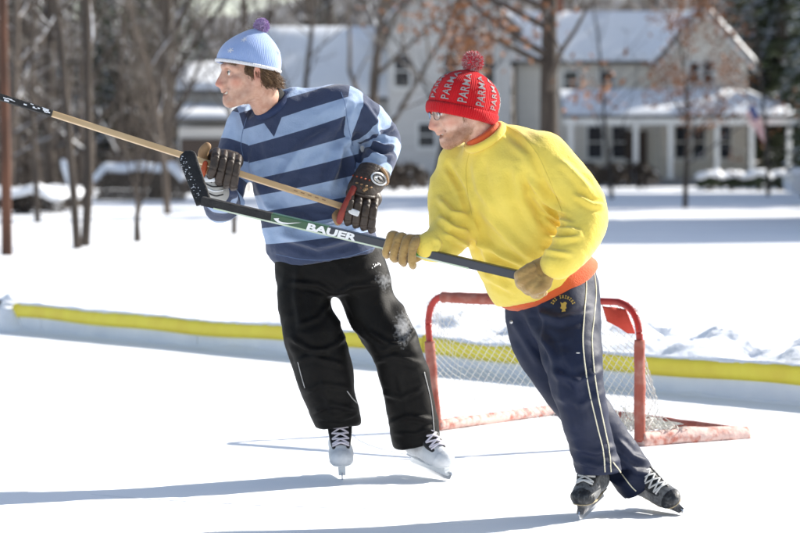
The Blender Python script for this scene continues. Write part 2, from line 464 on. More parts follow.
# heap of snow over the corner where the cap ends
hv_ = Vol(st(-.8, 0)-np.array([1.3, 1.5, .15]), st(-.8, 0)+np.array([1.3, 1.5, .5]), .022)
for k_ in range(9):
    hv_.ball(st(-1.75+k_*.215, .10+.05*math.sin(k_*2.1), .02), (.17+.03*math.sin(k_*1.7), .17, .20+.03*math.sin(k_*2.9)), .06)
va_, qa_ = hv_.mesh(1); va_ = va_+vnorm(va_, qa_)*(.030*fbm(va_*7, 6, 3))[:, None]
tag(mk('snow_heap', va_, qa_, m_snow), kind='structure')
# scraped snow gathered along the foot of the board
V = []; xs = np.arange(-1.5, 12, .03); nq = 7
for i, s in enumerate(xs):
    a_ = vnoise(np.array([[s*2.1, 3, 1]]))[0]*.5+.5; b_ = vnoise(np.array([[s*9, 1, 4]]))[0]
    w_ = .03+.09*a_*a_+.012*b_; h_ = .012+.045*a_*a_+.008*b_
    for j in range(nq):
        t = j/(nq-1); V.append(st(s, -.019-w_*(1-t), h_*t**1.4-.002+.006*vnoise(np.array([[s*14, t*3, 2]]))[0]*math.sin(math.pi*t)))
tag(mk('scraped_snow', V, [(i*nq+j, (i+1)*nq+j, (i+1)*nq+j+1, i*nq+j+1) for i in range(len(xs)-1) for j in range(nq-1)], m_snow), kind='structure')
# ------------------------------------------------------------------ hockey goal
m_red = M('red_steel_paint', (.42, .032, .022), (.30, .025, .02), rough=.4, nscale=14, bump=.1, bscale=50)
m_pad = M('faded_red_padding', (.32, .085, .06), (.40, .19, .15), rough=.85, nscale=16, bump=.5, bscale=45, bdist=.006, lo=.45, hi=.75)
m_padw = M('worn_pale_padding', (.66, .47, .42), (.42, .13, .09), rough=.85, nscale=22, bump=.6, bscale=50, bdist=.008, lo=.48, hi=.68)
m_cord = M('net_cord', (.62, .62, .58), rough=.8)
gA, gB, gC, gD = G(437, 431), G(640, 446), G(746, 438), G(560, 414)
goal = empty('hockey_goal', (gA+gB+gC+gD)/4, 'small red hockey goal with worn padding and white netting', 'hockey goal')
HG = .65; lean = np.array([-.055, 0, 0]); z3 = np.array([0, 0, 1.])
mu = unit(gB-gA)
tA, tB = gA+lean+z3*HG, gB+lean*.05+z3*(HG+.0)
def arc(a, b, c, n=8):
    return [(1-t)**2*a+2*t*(1-t)*b+t*t*c for t in np.linspace(0, 1, n)]
rc = .13
frame = [gA+z3*.02]+[gA+(tA-gA)*q for q in (.25, .5)]+arc(gA+(tA-gA)*.72, tA, tA+mu*rc)+[tA+(tB-tA)*q for q in (.35, .5, .65)]+arc(tB-mu*rc*1.1, tB, gB+(tB-gB)*.74)+[gB+(tB-gB)*q for q in (.5, .25)]+[gB+z3*.02]
frame = list(crom(frame, 3))
def near(p): return int(np.argmin([np.linalg.norm(q-p) for q in frame]))
iA, iB = near(gA+(tA-gA)*.8), near(gB+(tB-gB)*.8)
MB().tube(frame[:iA+1], .0165, 10).build('post', m_red, goal, True)
MB().tube(frame[iA:iB+1], .0165, 10).build('crossbar', m_red, goal, True)
MB().tube(frame[iB:], .0165, 10).build('post', m_red, goal, True)
def pad(pts, r, name, mat, seed, sub=6, wob=.12):
    pts = crom(pts, sub); n = 14; mb = MB(); mb.tube(pts, r, n)
    V = mb.arr(); m = len(pts)
    for i in range(m):
        for k in range(n):
            c = pts[i]; d = V[i*n+k]-c
            V[i*n+k] = c+d*(1+wob*fbm(np.array([[i*.35, math.cos(2*math.pi*k/n)*1.2+seed, math.sin(2*math.pi*k/n)*1.2]]), seed, 2)[0])
    return mk(name, V, mb.f, mat, goal)
pad([gA+(tA-gA)*q for q in (.03, .2, .4, .55, .66)], .025, 'post_pad', m_pad, 1)
pad([gB+(tB-gB)*q for q in (.04, .25, .45, .6, .74)], .026, 'post_pad', m_pad, 2)
i0, i1 = near(tA+mu*.10), near(tA+mu*.62)
pad([frame[i]-z3*.006 for i in range(i0, i1, max(1, (i1-i0)//5))], .027, 'crossbar_pad', m_pad, 3)
zb = z3*.027
pad([gA+zb, gA+(gD-gA)*.35+zb, gA+(gD-gA)*.7+zb, gD+zb], .027, 'base_pad', m_padw, 4, 10)
pad([gB+zb, gB+(gC-gB)*.35+zb*1.1, gB+(gC-gB)*.7+zb, gC+zb*.6], .039, 'base_pad', m_padw, 5, 10, .16)
pad([gC+zb*.7, gC+(gD-gC)*.3+zb*.9, gC+(gD-gC)*.6+zb, gD+zb], .026, 'base_pad', m_pad, 6, 10)
# torn flap of padding hanging from the crossbar beside the right bend
f0, f1 = P(603, 306, gB[1]-.02), P(625, 312, gB[1]-.05)
V = []; nn = 9
for i in range(nn):
    for j in range(nn):
        u, v = i/(nn-1), j/(nn-1)
        p = f0*(1-u)+f1*u*.55+f0*.45*u
        V.append(p+np.array([.050*u*(1+.4*v)+.02*v, -.02*math.sin(v*3)*u-.01*math.sin(u*7), -.105*v*(.9+.2*u-.35*abs(u-.75))]))
Fc = [(i*nn+j, (i+1)*nn+j, (i+1)*nn+j+1, i*nn+j+1) for i in range(nn-1) for j in range(nn-1)]
fl = mk('torn_flap', V, Fc, M('red_cloth', (.50, .05, .03), (.40, .04, .02), rough=.8, nscale=10, bump=.3), goal)
fl.modifiers.new('s', 'SOLIDIFY').thickness = .006
# netting: knotted diamonds on back and sides
net = MB()
def panel(c00, c10, c01, c11, nu, nv, sag):
    """bilinear patch, diagonal cords; c00-c10 top edge, c01-c11 bottom edge"""
    nrm = unit(np.cross(c10-c00, c01-c00)) if np.linalg.norm(c10-c00) > .01 else unit(np.cross(c11-c01, c01-c00))
    def at(u, v):
        p = (c00*(1-u)+c10*u)*(1-v)+(c01*(1-u)+c11*u)*v
        p = p+nrm*(sag*math.sin(math.pi*u)*math.sin(math.pi*min(1, v*1.0)))
        j = vnoise(np.array([[u*9, v*7, sag*50]]))[0]
        return p+nrm*.008*j+np.array([0, 0, -.02*math.sin(math.pi*u)*v*(1-v)*4])
    for d in (1, -1):
        for k in range(-nv, nu+nv+1):
            pts = []
            for j in range(0, nv*2+1):
                u = (k+d*(j/2))/nu if d > 0 else (k-j/2)/nu
                if -1e-6 <= u <= 1+1e-6: pts.append(at(min(max(u, 0), 1), j/(nv*2)))
                elif pts: break
            if len(pts) > 1: net.tube(pts, .0016, 3, False)
nD, nC = gA+(gD-gA)*.34+zb*2, gB+(gC-gB)*.26+zb*2
panel(tA+mu*.05, tB-mu*.06, nD, nC, 26, 15, .06)
panel(gA+(tA-gA)*.95, tA+mu*.05, gA+zb*2, nD, 5, 15, .02)
panel(gB+(tB-gB)*.95, tB-mu*.06, gB+zb*2, nC, 5, 15, -.03)
net.build('netting', m_cord, goal)
# loose netting bunched over the right base
bn = MB(); rr = random.Random(8)
for i in range(90):
    u = rr.uniform(.0, .36); w = rr.uniform(0, 1)
    p = gB+(gC-gB)*u+(gD-gC)*w*.16+zb*2
    pts = [p+np.array([rr.uniform(-.05, .05), rr.uniform(-.04, .04), max(0, (.13-.22*u)*rr.uniform(0, 1)*(1-j*.2))]) for j in range(4)]
    bn.tube(crom(pts, 3), .0022, 3, False)
bn.build('bunched_netting', m_cord, goal)
# ------------------------------------------------------------------ trees
m_bark = M('grey_brown_bark', (.085, .066, .052), (.15, .12, .098), rough=.95, nscale=6, bump=.6, bscale=30, stretch=(1, 1, .25), snow=.12)
m_bark2 = M('dark_bark', (.045, .036, .030), (.085, .068, .055), rough=.95, nscale=6, bump=.6, bscale=30, stretch=(1, 1, .25), snow=.10)
m_twig = M('snowy_grey_twigs', (.09, .07, .055), (.16, .13, .105), rough=.95, nscale=6, snow=.34)
m_twig2 = M('snowy_dark_twigs', (.055, .043, .035), (.10, .08, .065), rough=.95, nscale=6, snow=.30)
m_barkr = M('reddish_bark', (.13, .058, .036), (.065, .035, .025), rough=.95, nscale=7, bump=.7, bscale=25, stretch=(1, 1, .2))
m_leaf = M('rust_leaves', (.34, .15, .065), (.22, .10, .05), rough=.8, nscale=3)
m_needle = M('conifer_needles', (.035, .055, .028), (.075, .085, .045), rough=.85, nscale=1.2, snow=.10)
def grow(seed, H, r0, depth, lean=(0, 0), first=.25, nb=9, spread=.9, up=.35, twist=.12, ln=.45, sides=(8, 6, 4, 3, 3), shrink=.62):
    rg = random.Random(seed); T = MB(); B = MB(); tips = []
    def branch(p, d, L, r, lv):
        n = 7 if lv == 0 else (5 if lv < 3 else 4)
        pts = [np.array(p, float)]; rad = [r]; dd = unit(d)
        for i in range(n):
            wob = np.array([rg.gauss(0, 1), rg.gauss(0, 1), rg.gauss(0, .6)])*twist*(1 if lv else .35)
            dd = unit(dd+wob+np.array([0, 0, up*.18 if lv else .02]))
            pts.append(pts[-1]+dd*L/n); rad.append(r*(1-(i+1)/n*(.75 if lv else .72)))
        (T if lv == 0 else B).tube(pts, rad, sides[lv], lv < 1)
        if lv >= depth: tips.append((pts[-1], dd)); tips.append((pts[len(pts)//2], dd)); return
        k = nb if lv == 0 else rg.randint(3, 5)
        for j in range(k):
            f = (first+(1-first)*(j+rg.random()*.7)/k) if lv == 0 else rg.uniform(.25, 1.0)
            x = min(f, .999)*n; i = int(x); q = x-i
            bp = pts[i]*(1-q)+pts[i+1]*q; br = rad[i]*(1-q)+rad[i+1]*q
            t = unit(pts[i+1]-pts[i]); an = rg.uniform(0, 2*math.pi)
            a = unit(np.cross(t, [.3, .9, .2])); b = np.cross(t, a)
            sd = a*math.cos(an)+b*math.sin(an)
            nd_ = unit(t*(1-spread*.55)+sd*spread+np.array([0, 0, up*.4]))
            branch(bp, nd_, L*ln*rg.uniform(.75, 1.25)*(1.15-f*.4), max(br*shrink*rg.uniform(.7, 1), .004), lv+1)
    branch((0, 0, -.15), (lean[0], lean[1], 1), H, r0, 0)
    return T, B, tips
def leaves(tips, rg, per, size, rad):
    L = MB()
    for p, d in tips:
        for _ in range(per):
            c = p+np.array([rg.gauss(0, rad), rg.gauss(0, rad), rg.gauss(-rad*.3, rad)])
            a = unit([rg.gauss(0, 1), rg.gauss(0, 1), rg.gauss(0, 1)]); b = unit(np.cross(a, [rg.gauss(0, 1), rg.gauss(0, 1), rg.gauss(0, 1)]))
            s = size*rg.uniform(.6, 1.3)
            L.add([c-a*s, c+b*s*.45, c+a*s, c-b*s*.45], [(0, 1, 2, 3)])
    return L
def tree(name, loc, label, cat, seed, mat, group=None, leafy=0, lsize=.09, lrad=.2, **kw):
    t = empty(name, (0, 0, 0), label, cat, group)
    T, B, tips = grow(seed, **kw)
    T.build('trunk', mat, t, True); cr = B.build('crown', m_twig if mat is m_bark else m_twig2, t, True)
    if leafy: leaves(tips, random.Random(seed+1), leafy, lsize, lrad).build('leaf_cluster', m_leaf, cr)['kind'] = 'stuff'
    t.location = loc
    return t
def gp(px, py): g = G(px, py); return (g[0], g[1], 0)
tree('pine_tree', gp(7, 251), 'straight reddish-brown tree trunk at the edge of the yard', 'tree', 11, m_barkr, H=10, r0=.078, depth=2, first=.62, nb=9, ln=.3, twist=.03)
tree('young_tree', gp(78, 247), 'slim straight young tree of a close pair standing in the snow', 'tree', 12, m_bark2, 'pair of young trees in the snow', H=7.5, r0=.062, depth=3, first=.4, nb=10, ln=.24, lean=(-.012, 0))
tree('young_tree', gp(84.5, 246), 'young tree of a close pair that leans away toward the woodpile', 'tree', 13, m_bark2, 'pair of young trees in the snow', H=7.5, r0=.070, depth=3, first=.35, nb=10, ln=.24, lean=(.055, 0))
tree('small_tree', gp(137, 243.5), 'small pruned tree with short stout trunk and upright thin branches', 'tree', 14, m_bark2, H=.95, r0=.066, depth=3, first=.45, nb=8, ln=1.35, spread=.42, up=1.2, shrink=.5)
tree('small_tree', gp(234, 237), 'thin sapling trunk behind the elbow of the striped sweater', 'tree', 15, m_bark2, H=3.4, r0=.05, depth=3, first=.5, nb=9, ln=.35, spread=.6)
tree('oak_tree', gp(547, 214), 'thick dark oak still holding rust-brown leaves before the house', 'tree', 21, m_bark2, leafy=2, lsize=.10, lrad=.28, H=11, r0=.235, depth=4, first=.26, nb=20, ln=.36, spread=1.0, up=-.12)
tree('small_oak', gp(685, 208), 'small rust-leaved tree in the snow before the porch', 'tree', 22, m_bark2, leafy=4, lsize=.07, lrad=.2, H=4.8, r0=.07, depth=3, first=.22, nb=14, ln=.42, spread=.85, up=.25)
tree('maple_tree', gp(366, 194), 'bare spreading tree with thick snowy limbs before the grey house', 'tree', 23, m_bark, H=8.5, r0=.22, depth=4, first=.16, nb=9, ln=.62, spread=.75, up=.3, shrink=.72)
tree('maple_tree', gp(432, 197), 'bare leaning tree beside the wall of the grey house', 'tree', 29, m_bark, H=8.5, r0=.14, depth=4, first=.2, nb=9, ln=.5, spread=.7, up=.3, lean=(.25, 0), shrink=.7)
tree('slender_tree', gp(300, 199), 'bare slender tree behind the shoulder of the striped sweater', 'tree', 31, m_bark, H=9, r0=.11, depth=4, first=.18, nb=12, ln=.34, spread=.8)
tree('slender_tree', gp(478, 203), 'bare slender tree between the grey house and the oak', 'tree', 33, m_bark, H=9, r0=.09, depth=4, first=.15, nb=12, ln=.36, spread=.8)
tree('slender_tree', gp(612, 199), 'bare thin tree close before the porch of the beige house', 'tree', 34, m_bark2, H=6.5, r0=.06, depth=4, first=.18, nb=12, ln=.40, spread=.8)
tree('slender_tree', gp(168, 214), 'bare tree standing beside the end of the woodpile', 'tree', 35, m_bark, H=8, r0=.08, depth=4, first=.2, nb=12, ln=.34, spread=.8)
tree('slender_tree', gp(38, 224), 'bare tree between the reddish trunk and the close pair', 'tree', 36, m_bark2, H=8, r0=.06, depth=4, first=.25, nb=12, ln=.32, spread=.75)
tree('slender_tree', gp(768, 196), 'bare tree standing by the last column of the porch', 'tree', 37, m_bark, H=8, r0=.07, depth=4, first=.3, nb=12, ln=.32, spread=.75)
# wood behind: tree kinds shared by copies
protos = []
for k, (H, r0, nb, ln, sp) in enumerate([(14, .20, 13, .34, .8), (12, .15, 14, .32, .9), (16, .24, 12, .36, .7), (11, .13, 12, .38, .8)]):
    protos.append(tree('woodland_tree', (0, 0, 0), None, None, 100+k, m_bark if k % 2 else m_bark2, H=H, r0=r0, depth=4 if k < 2 else 3, first=.10, nb=nb, ln=ln, spread=sp, up=.3))
rg = random.Random(77); nuse = 0
WG = 'bare trees of the wood behind the houses'
spots = []
for i in range(96):
    px = rg.uniform(-15, 330) if i < 58 else rg.uniform(300, 830); Y = rg.uniform(84, 150) if px < 172 else rg.uniform(136, 175)
    spots.append((px, Y))
for i, (px, Y) in enumerate(spots):
    k = i % 4; o = protos[k] if i < 4 else copy_tree(protos[k])
    o.location = ((px-400)/FPX*Y, Y, -.1); o.rotation_euler = (0, 0, rg.uniform(0, 6.28)); s = rg.uniform(.8, 1.15); o.scale = (s, s, s)
    tag(o, 'bare grey-brown tree of the dense wood behind the houses', 'tree', WG)
def conifer(seed, H, Rb, mat):
    rg = random.Random(seed); T = MB(); N = MB()
    T.tube([(0, 0, -.2), (0, 0, H*.5), (0, 0, H)], [H*.016, H*.01, .01], 7)
    z = H*.10
    while z < H*.985:
        f = 1-z/H; L = Rb*(f**.8)*rg.uniform(.8, 1.15)+.1; nb = int(6+f*5)
        for k in range(nb):
            an = rg.uniform(0, 6.28); d = np.array([math.cos(an), math.sin(an), 0]); Lk = L*rg.uniform(.75, 1.1); side = np.array([-d[1], d[0], 0])
            nseg = max(3, int(Lk/.22))
            for j in range(nseg):
                q = (j+.5)/nseg; c = np.array([0, 0, z])+d*Lk*q+np.array([0, 0, -Lk*.28*q*q+.05])
                w = (.10+.24*math.sin(math.pi*min(1, q*.85+.1)))*min(1.4, Lk*.6+.3)
                for s_ in (-1, 1):
                    t = side*s_*w*rg.uniform(.7, 1.2)+d*w*.5+np.array([0, 0, -w*.35+rg.uniform(-.06, .06)])
                    e = d*.13+np.array([0, 0, rg.uniform(-.02, .1)])
                    N.add([c-e*.5, c+e, c+t*.9+e*.7, c+t], [(0, 1, 2, 3)])
        z += H*.026*rg.uniform(.7, 1.3)
    t = empty('spruce_tree', (0, 0, 0)); T.build('trunk', m_bark2, t, True); N.build('crown', mat, t)
    return t
sp = [conifer(5, 12, 2.6, m_needle), conifer(6, 9.5, 2.3, m_needle)]
cs = [(770, 128, 1.15), (806, 118, 1.0), (838, 110, 1.1), (792, 140, 1.3), (150, 126, 1.1), (180, 132, 1.2), (115, 136, 1.0), (735, 150, 1.2), (60, 140, 1.0), (322, 150, 1.2), (783, 126, 1.5), (815, 128, 1.6), (756, 146, 1.6), (128, 121, 1.2), (163, 123, 1.15), (96, 128, 1.2), (15, 130, 1.2)]
def place_spruce(i, x, Y, s, label, group):
    o = sp[i % 2] if i < 2 else copy_tree(sp[i % 2])
    o.location = (x, Y, -.1); o.scale = (s, s, s); o.rotation_euler = (0, 0, i*1.3); tag(o, label, 'tree', group)
for i, (px, Y, s) in enumerate(cs):
    place_spruce(i, (px-400)/FPX*Y, Y, s, ('dark snow-dusted spruce beside the porch end of the house' if px > 500 else 'dark snow-dusted spruce inside the bare wood'), 'spruces by the porch' if px > 500 else 'spruces in the wood')
for i, (x, Y, s) in enumerate([(15.5+2.0*k, 51.5+.8*(k % 3), .92+.1*(k % 2)) for k in range(10)]+[(20, 57, 1.0), (22, 60, 1.05), (24, 64, 1.1), (26, 68, 1.15), (28, 72, 1.2), (30, 77, 1.2), (27, 62, 1.1), (30, 66, 1.2)]+[(18.5+1.9*k, 77+3.1*(k % 3), 1.6+.12*(k % 2)) for k in range(7)]+[(22+1.7*k, 88+4.1*(k % 4), 2.25+.15*(k % 3)) for k in range(9)]):  # spruces out of frame; the tallest are added only to shade the far yard
    place_spruce(20+i, x, Y, s, 'tall unseen spruce in the row placed to shade the snowy yard', 'unseen spruces placed to shade the yard')
ba = empty('barn', (15.6, 52, 0), 'unseen snow-roofed grey barn added to cast a shadow across the yard', 'barn')  # out-of-frame barn, added and sized for the shadow it throws on the yard
MB().prism([(10.6, 45.8, -.2), (20.6, 45.8, -.2), (20.6, 45.8, 4.2), (15.6, 45.8, 8.4), (10.6, 45.8, 4.2)], (0, 12.2, 0)).build('wall', M('barn_boards', (.22, .17, .13), (.16, .12, .09), rough=.9, nscale=3, stretch=(4, 4, .3)), ba)
m_broof = M('barn_roof', (.12, .11, .10), rough=.9)
for s_ in (-1, 1):
    MB().prism([(15.6, 45.5, 8.44), (15.6, 58.3, 8.44), (15.6+s_*5.3, 58.3, 3.98), (15.6+s_*5.3, 45.5, 3.98)], (0, 0, .14)).build('roof', m_broof, ba)
    MB().prism([(15.6, 45.55, 8.60), (15.6, 58.25, 8.60), (15.6+s_*5.2, 58.25, 4.23), (15.6+s_*5.2, 45.55, 4.23)], (0, 0, .2)).build('roof_snow', m_snow, ba)
MB().box((15.6, 45.76, 1.5), (1.5, .05, 1.6)).build('door', M('barn_door', (.14, .06, .045), rough=.9), ba)
# brushy undergrowth and the wooded rise that close the view
th = MB(); rg = random.Random(3)
for i in range(3400):
    px = rg.uniform(-20, 330) if rg.random() < .72 else rg.uniform(330, 830); Y = rg.uniform(112, 165) if px < 260 else rg.uniform(135, 165)
    x = (px-400)/FPX*Y; h = rg.uniform(1.0, 4.2); d = np.array([rg.gauss(0, .45), rg.gauss(0, .3), 1.0])
    p = np.array([x, Y, -.05]); pts = [p+unit(d)*h*q+np.array([rg.gauss(0, .06), 0, -.25*q*q*abs(d[0])*h]) for q in (0, .35, .7, 1)]
    r = rg.uniform(.012, .032); th.tube(pts, [r, r*.8, r*.6, r*.3], 3, False)
    for _ in range(3):
        q = pts[rg.randint(1, 2)]; e = np.array([rg.gauss(0, .5), rg.gauss(0, .3), rg.uniform(.1, .8)])
        th.tube([q, q+e*.5+np.array([0, 0, .05]), q+e], [r*.6, r*.5, r*.25], 3, False)
tag(th.build('thicket', m_bark, None), 'dense tangle of bare brush under the wood', 'brush', None, 'stuff')
xs = np.linspace(-260, 260, 120); ys = np.linspace(178, 420, 40); V = []
for y in ys:
    for x in xs:
        f = min(1, (y-178)/70); V.append((x, y, -1+f*f*(3-2*f)*(13.5+6*min(1, max(0, (x+18)/20)))))
V = np.array(V); V[:, 2] += fbm(V*np.array([.05, .05, 0]), 4, 4)*1.6
hm = M('wooded_hill', (.05, .04, .033), (.34, .335, .34), rough=.95, nscale=1.1, detail=8, bump=.8, bscale=1.0, bdist=.5, stretch=(1, .4, .3), lo=.42, hi=.68)
tag(mk('hill', V, [(j*120+i, j*120+i+1, (j+1)*120+i+1, (j+1)*120+i) for j in range(39) for i in range(119)], hm), kind='structure')

# ------------------------------------------------------------------ houses
m_wall = M('beige_clapboard', (.74, .70, .63), (.66, .625, .56), rough=.8, nscale=2, bump=.2, bscale=8, stretch=(.2, .2, 6))
m_wall2 = M('grey_clapboard', (.62, .605, .585), (.54, .53, .51), rough=.8, nscale=2, bump=.2, bscale=8, stretch=(.2, .2, 6))
m_trim = M('white_trim', (.74, .74, .72), rough=.6)
m_glass = M('window_glass', (.03, .035, .045), rough=.08, spec=.6)
m_door = M('dark_door', (.07, .05, .04), rough=.5)
m_brick = M('brick', (.28, .12, .085), (.20, .085, .06), rough=.9, nscale=9)
m_found = M('foundation', (.25, .24, .23), rough=.9)
X_, Y_, Z_ = np.eye(3)
def win(parent, c, w, h, mull=True, mat=None):
    """window with frame, sill, panes; c centre on a wall that faces the camera (-Y)"""
    c = np.asarray(c, float); f = MB()
    for s in (-1, 1):
        f.box(c+X_*s*(w/2)+Y_*-.03, (.05, .05, h/2+.05)); f.box(c+Z_*s*(h/2+.001)+Y_*-.031, (w/2-.049, .05, .05))
    if mull: f.box(c+Y_*-.022, (w/2-.05, .025, .025)); 
    fr = f.build('window', m_trim, parent)
    for s in ((-1, 1) if mull else (0,)):
        MB().box(c+Z_*s*h/4+Y_*-.004, (w/2-.052, .012, (h/4-.04) if mull else h/2-.06)).build('pane', m_glass, fr)
    MB().box(c-Z_*(h/2+.09)+Y_*-.08, (w/2+.1, .07, .035)).build('sill', m_trim, fr)
def slab(parent, name, mat, pts, up, snow=True, th=.16, sn=.22):
    pts = [np.asarray(p, float) for p in pts]
    o = MB().prism(pts, np.asarray(up)*th).build(name, mat, parent)
    if snow:
        n = unit(up); c = sum(pts)/len(pts)
        q = [c+(p-c)*.985+n*(th+.004) for p in pts]
        bm = bmesh.new(); vs = [bm.verts.new(p) for p in q]; f = bm.faces.new(vs)
        bmesh.ops.subdivide_edges(bm, edges=bm.edges[:], cuts=10, use_grid_fill=True)
        bm.verts.ensure_lookup_table(); bm.verts.index_update()
        V = np.array([v.co[:] for v in bm.verts]); Fc = [[v.index for v in f.verts] for f in bm.faces]; bnd = np.array([v.is_boundary for v in bm.verts]); bm.free()
        h = sn*(.75+.35*fbm(V*.7, 3, 2)); h[bnd] = .02
        V = V+n[None, :]*h[:, None]
        s = mk('roof_snow', V, Fc, m_snow, o)
    return o
m_roof = M('roof_shingle', (.11, .105, .10), rough=.9)
YH = 117.0; sH = FPX/YH
def hx(px): return (px-400)/sH
def hz(py): return CH-(py-HOR)/sH
# grey house behind the bare trees
h1 = empty('house', (hx(380), YH+6, 0), 'grey clapboard house with snowy roof behind the bare spreading trees', 'house')
x0, x1, x2 = hx(262), hx(388), hx(512)
MB().box(((x0+x1)/2-.01, YH+6.4, hz(95)/2-.2), ((x1-x0)/2-.02, 2.4, hz(95)/2+.2)).build('wall', m_wall2, h1)
slab(h1, 'roof', m_roof, [(x0-.5, YH+3.3, hz(99)), (x1+.2, YH+3.3, hz(99)), (x1+.2, YH+6.4, hz(22)), (x0-.5, YH+6.4, hz(22))], unit((0, -.73, .68)))
slab(h1, 'roof', m_roof, [(x0-.5, YH+9.5, hz(99)), (x1+.2, YH+9.5, hz(99)), (x1+.2, YH+6.41, hz(22)), (x0-.5, YH+6.41, hz(22))], unit((0, .73, .68)))
xm = (x1+x2)/2; ze, za = hz(22), hz(-42)
MB().prism([(x1, YH+1.5, -.3), (x2, YH+1.5, -.3), (x2, YH+1.5, ze), (xm, YH+1.5, za), (x1, YH+1.5, ze)], (0, 11, 0)).build('wall', m_wall2, h1)
for s, xe in ((-1, x1), (1, x2)):
    e = np.array([xe+s*.45, YH+1.0, ze-.45*(za-ze)/(xm-x1)]); r = np.array([xm, YH+1.0, za+.02])
    slab(h1, 'roof', m_roof, [e, r, r+np.array([0, 12, 0]), e+np.array([0, 12, 0])], unit((s*(za-ze), 0, abs(xm-xe))))
for px, py, w, h in ((402, 70, .75, 1.5), (452, 68, .75, 1.5), (427, 135, .8, 1.1), (470, 138, .8, 1.3), (490, 70, .6, 1.4)): win(h1, (hx(px), YH+1.5, hz(py)), w, h)
for px in (290, 345): win(h1, (hx(px), YH+4, hz(130)), .8, 1.4)
MB().box((hx(430), YH+5, za+.5), (.4, .4, 1.2)).build('chimney', m_brick, h1)
# beige house with porch
h2 = empty('house', (hx(640), YH+6, 0), 'beige house with front gable and snow-roofed porch on white columns', 'house')
xa, xb, xc, xd = hx(520), hx(664), hx(751), hx(796)
zr, zE = hz(8), hz(58)
MB().box(((xa+xb)/2, YH+4.9, zE/2-.15), ((xb-xa)/2, 1.9, zE/2+.15)).build('wall', m_wall, h2)
slab(h2, 'roof', m_roof, [(xa-.4, YH+2.6, hz(62)), (xb+2, YH+2.6, hz(62)), (xb+2, YH+4.8, zr), (xa-.4, YH+4.8, zr)], unit((0, -.73, .68)))
slab(h2, 'roof', m_roof, [(xa-.4, YH+7.0, hz(62)), (xb+2, YH+7.0, hz(62)), (xb+2, YH+4.81, zr), (xa-.4, YH+4.81, zr)], unit((0, .73, .68)))
xm = hx(706); zA = hz(8)
MB().prism([(xb, YH+1.2, -.3), (xc, YH+1.2, -.3), (xc, YH+1.2, zE), (xm, YH+1.2, zA), (xb, YH+1.2, zE)], (0, 9.5, 0)).build('wall', m_wall, h2)
for s, xe in ((-1, xb), (1, xc)):
    e = np.array([xe+s*.3, YH+.8, zE-.3*(zA-zE)/(xm-xb)]); r = np.array([xm, YH+.8, zA+.02])
    slab(h2, 'roof', m_roof, [e, r, r+np.array([0, 10, 0]), e+np.array([0, 10, 0])], unit((s*(zA-zE), 0, abs(xm-xe))))
    MB().prism([e+np.array([0, -.06, -.02]), r+np.array([0, -.06, -.02]), r+np.array([0, -.06, -.26]), e+np.array([0, -.06, -.26])], (0, .05, 0)).build('bargeboard', m_trim, h2)
for px in (697, 711): win(h2, (hx(px), YH+1.2, hz(72)), .52, 1.0)
for px in (575, 612): win(h2, (hx(px), YH+3, hz(80)), .7, 1.0)
# porch
zp, zq = hz(119), hz(92)
pl, pr = hx(560), hx(796); fy = YH-2.0
po = slab(h2, 'porch_roof', m_roof, [(pl, fy, zp), (pr, fy, zp), (hx(745), YH+1.15, zq), (pl, YH+1.15, zq)], unit((0, -.35, .93)), True, .12, .22)
slab(h2, 'porch_roof', m_roof, [(pr, fy+.01, zp), (pr, YH+5, zp), (hx(745), YH+5, zq), (hx(745), YH+1.16, zq)], unit((.5, 0, .86)), True, .12, .22)
MB().box(((pl+pr)/2, fy+.12, zp-.14), ((pr-pl)/2-.05, .1, .13)).build('porch_beam', m_trim, h2)
MB().box(((pl+pr)/2, YH-.4, .12), ((pr-pl)/2-.05, 1.58, .2)).build('porch_floor', m_found, h2)
for px in (568, 632, 666, 712, 746, 783):
    c = MB().box((hx(px), fy+.13, (zp-.27+.32)/2), (.105, .105, (zp-.27-.32)/2), None, .01).build('column', m_trim, h2)
    MB().box((hx(px), fy+.13, .38), (.14, .14, .06)).build('column_base', m_trim, c)
MB().box((hx(642), YH+2.96, 1.35), (.48, .05, 1.05)).build('door', m_door, h2)
for px in (600, 625): win(h2, (hx(px), YH+3, hz(142)), .75, 1.5)
for px in (684, 702, 728): win(h2, (hx(px), YH+1.2, hz(142)), .62, 1.5)
MB().box((hx(560), YH+4.8, zr+.5), (.4, .4, .9)).build('chimney', m_brick, h2)
# flag on the porch column
m_flag = M('flag_white', (.74, .74, .74), rough=.8)
overlay(m_flag, 'stripe', (.42, .03, .05), .49, .51); overlay(m_flag, 'canton', (.03, .05, .20), .5, .52)
fg = empty('flag', (hx(742), fy-.3, 1.6), 'striped red and white flag with blue canton hanging from the porch', 'flag')
q0 = np.array([hx(735), fy-.02, hz(121)]); q1 = np.array([hx(744), fy-.9, hz(104)])
MB().tube([q0, q1], .018, 6).build('flagpole', m_trim, fg, True)
V = []; a1 = []; a2 = []; nu, nv = 30, 27
for i in range(nu):
    for j in range(nv):
        u, v = i/(nu-1), j/(nv-1)
        p = q1+(q0-q1)*(.02+.62*v)
        V.append(p+np.array([.66*u+.12*v*u, -.10*math.sin(u*7+v*2)*(.3+u), -1.45*u*(1-.15*v)]))
        a1.append(1 if int(v*12.99) % 2 == 0 else 0); a2.append(1 if (u < .4 and v < .54) else 0)
mk('cloth', V, [(i*nv+j, (i+1)*nv+j, (i+1)*nv+j+1, i*nv+j+1) for i in range(nu-1) for j in range(nv-1)], m_flag, fg, True, {'stripe': a1, 'canton': a2})
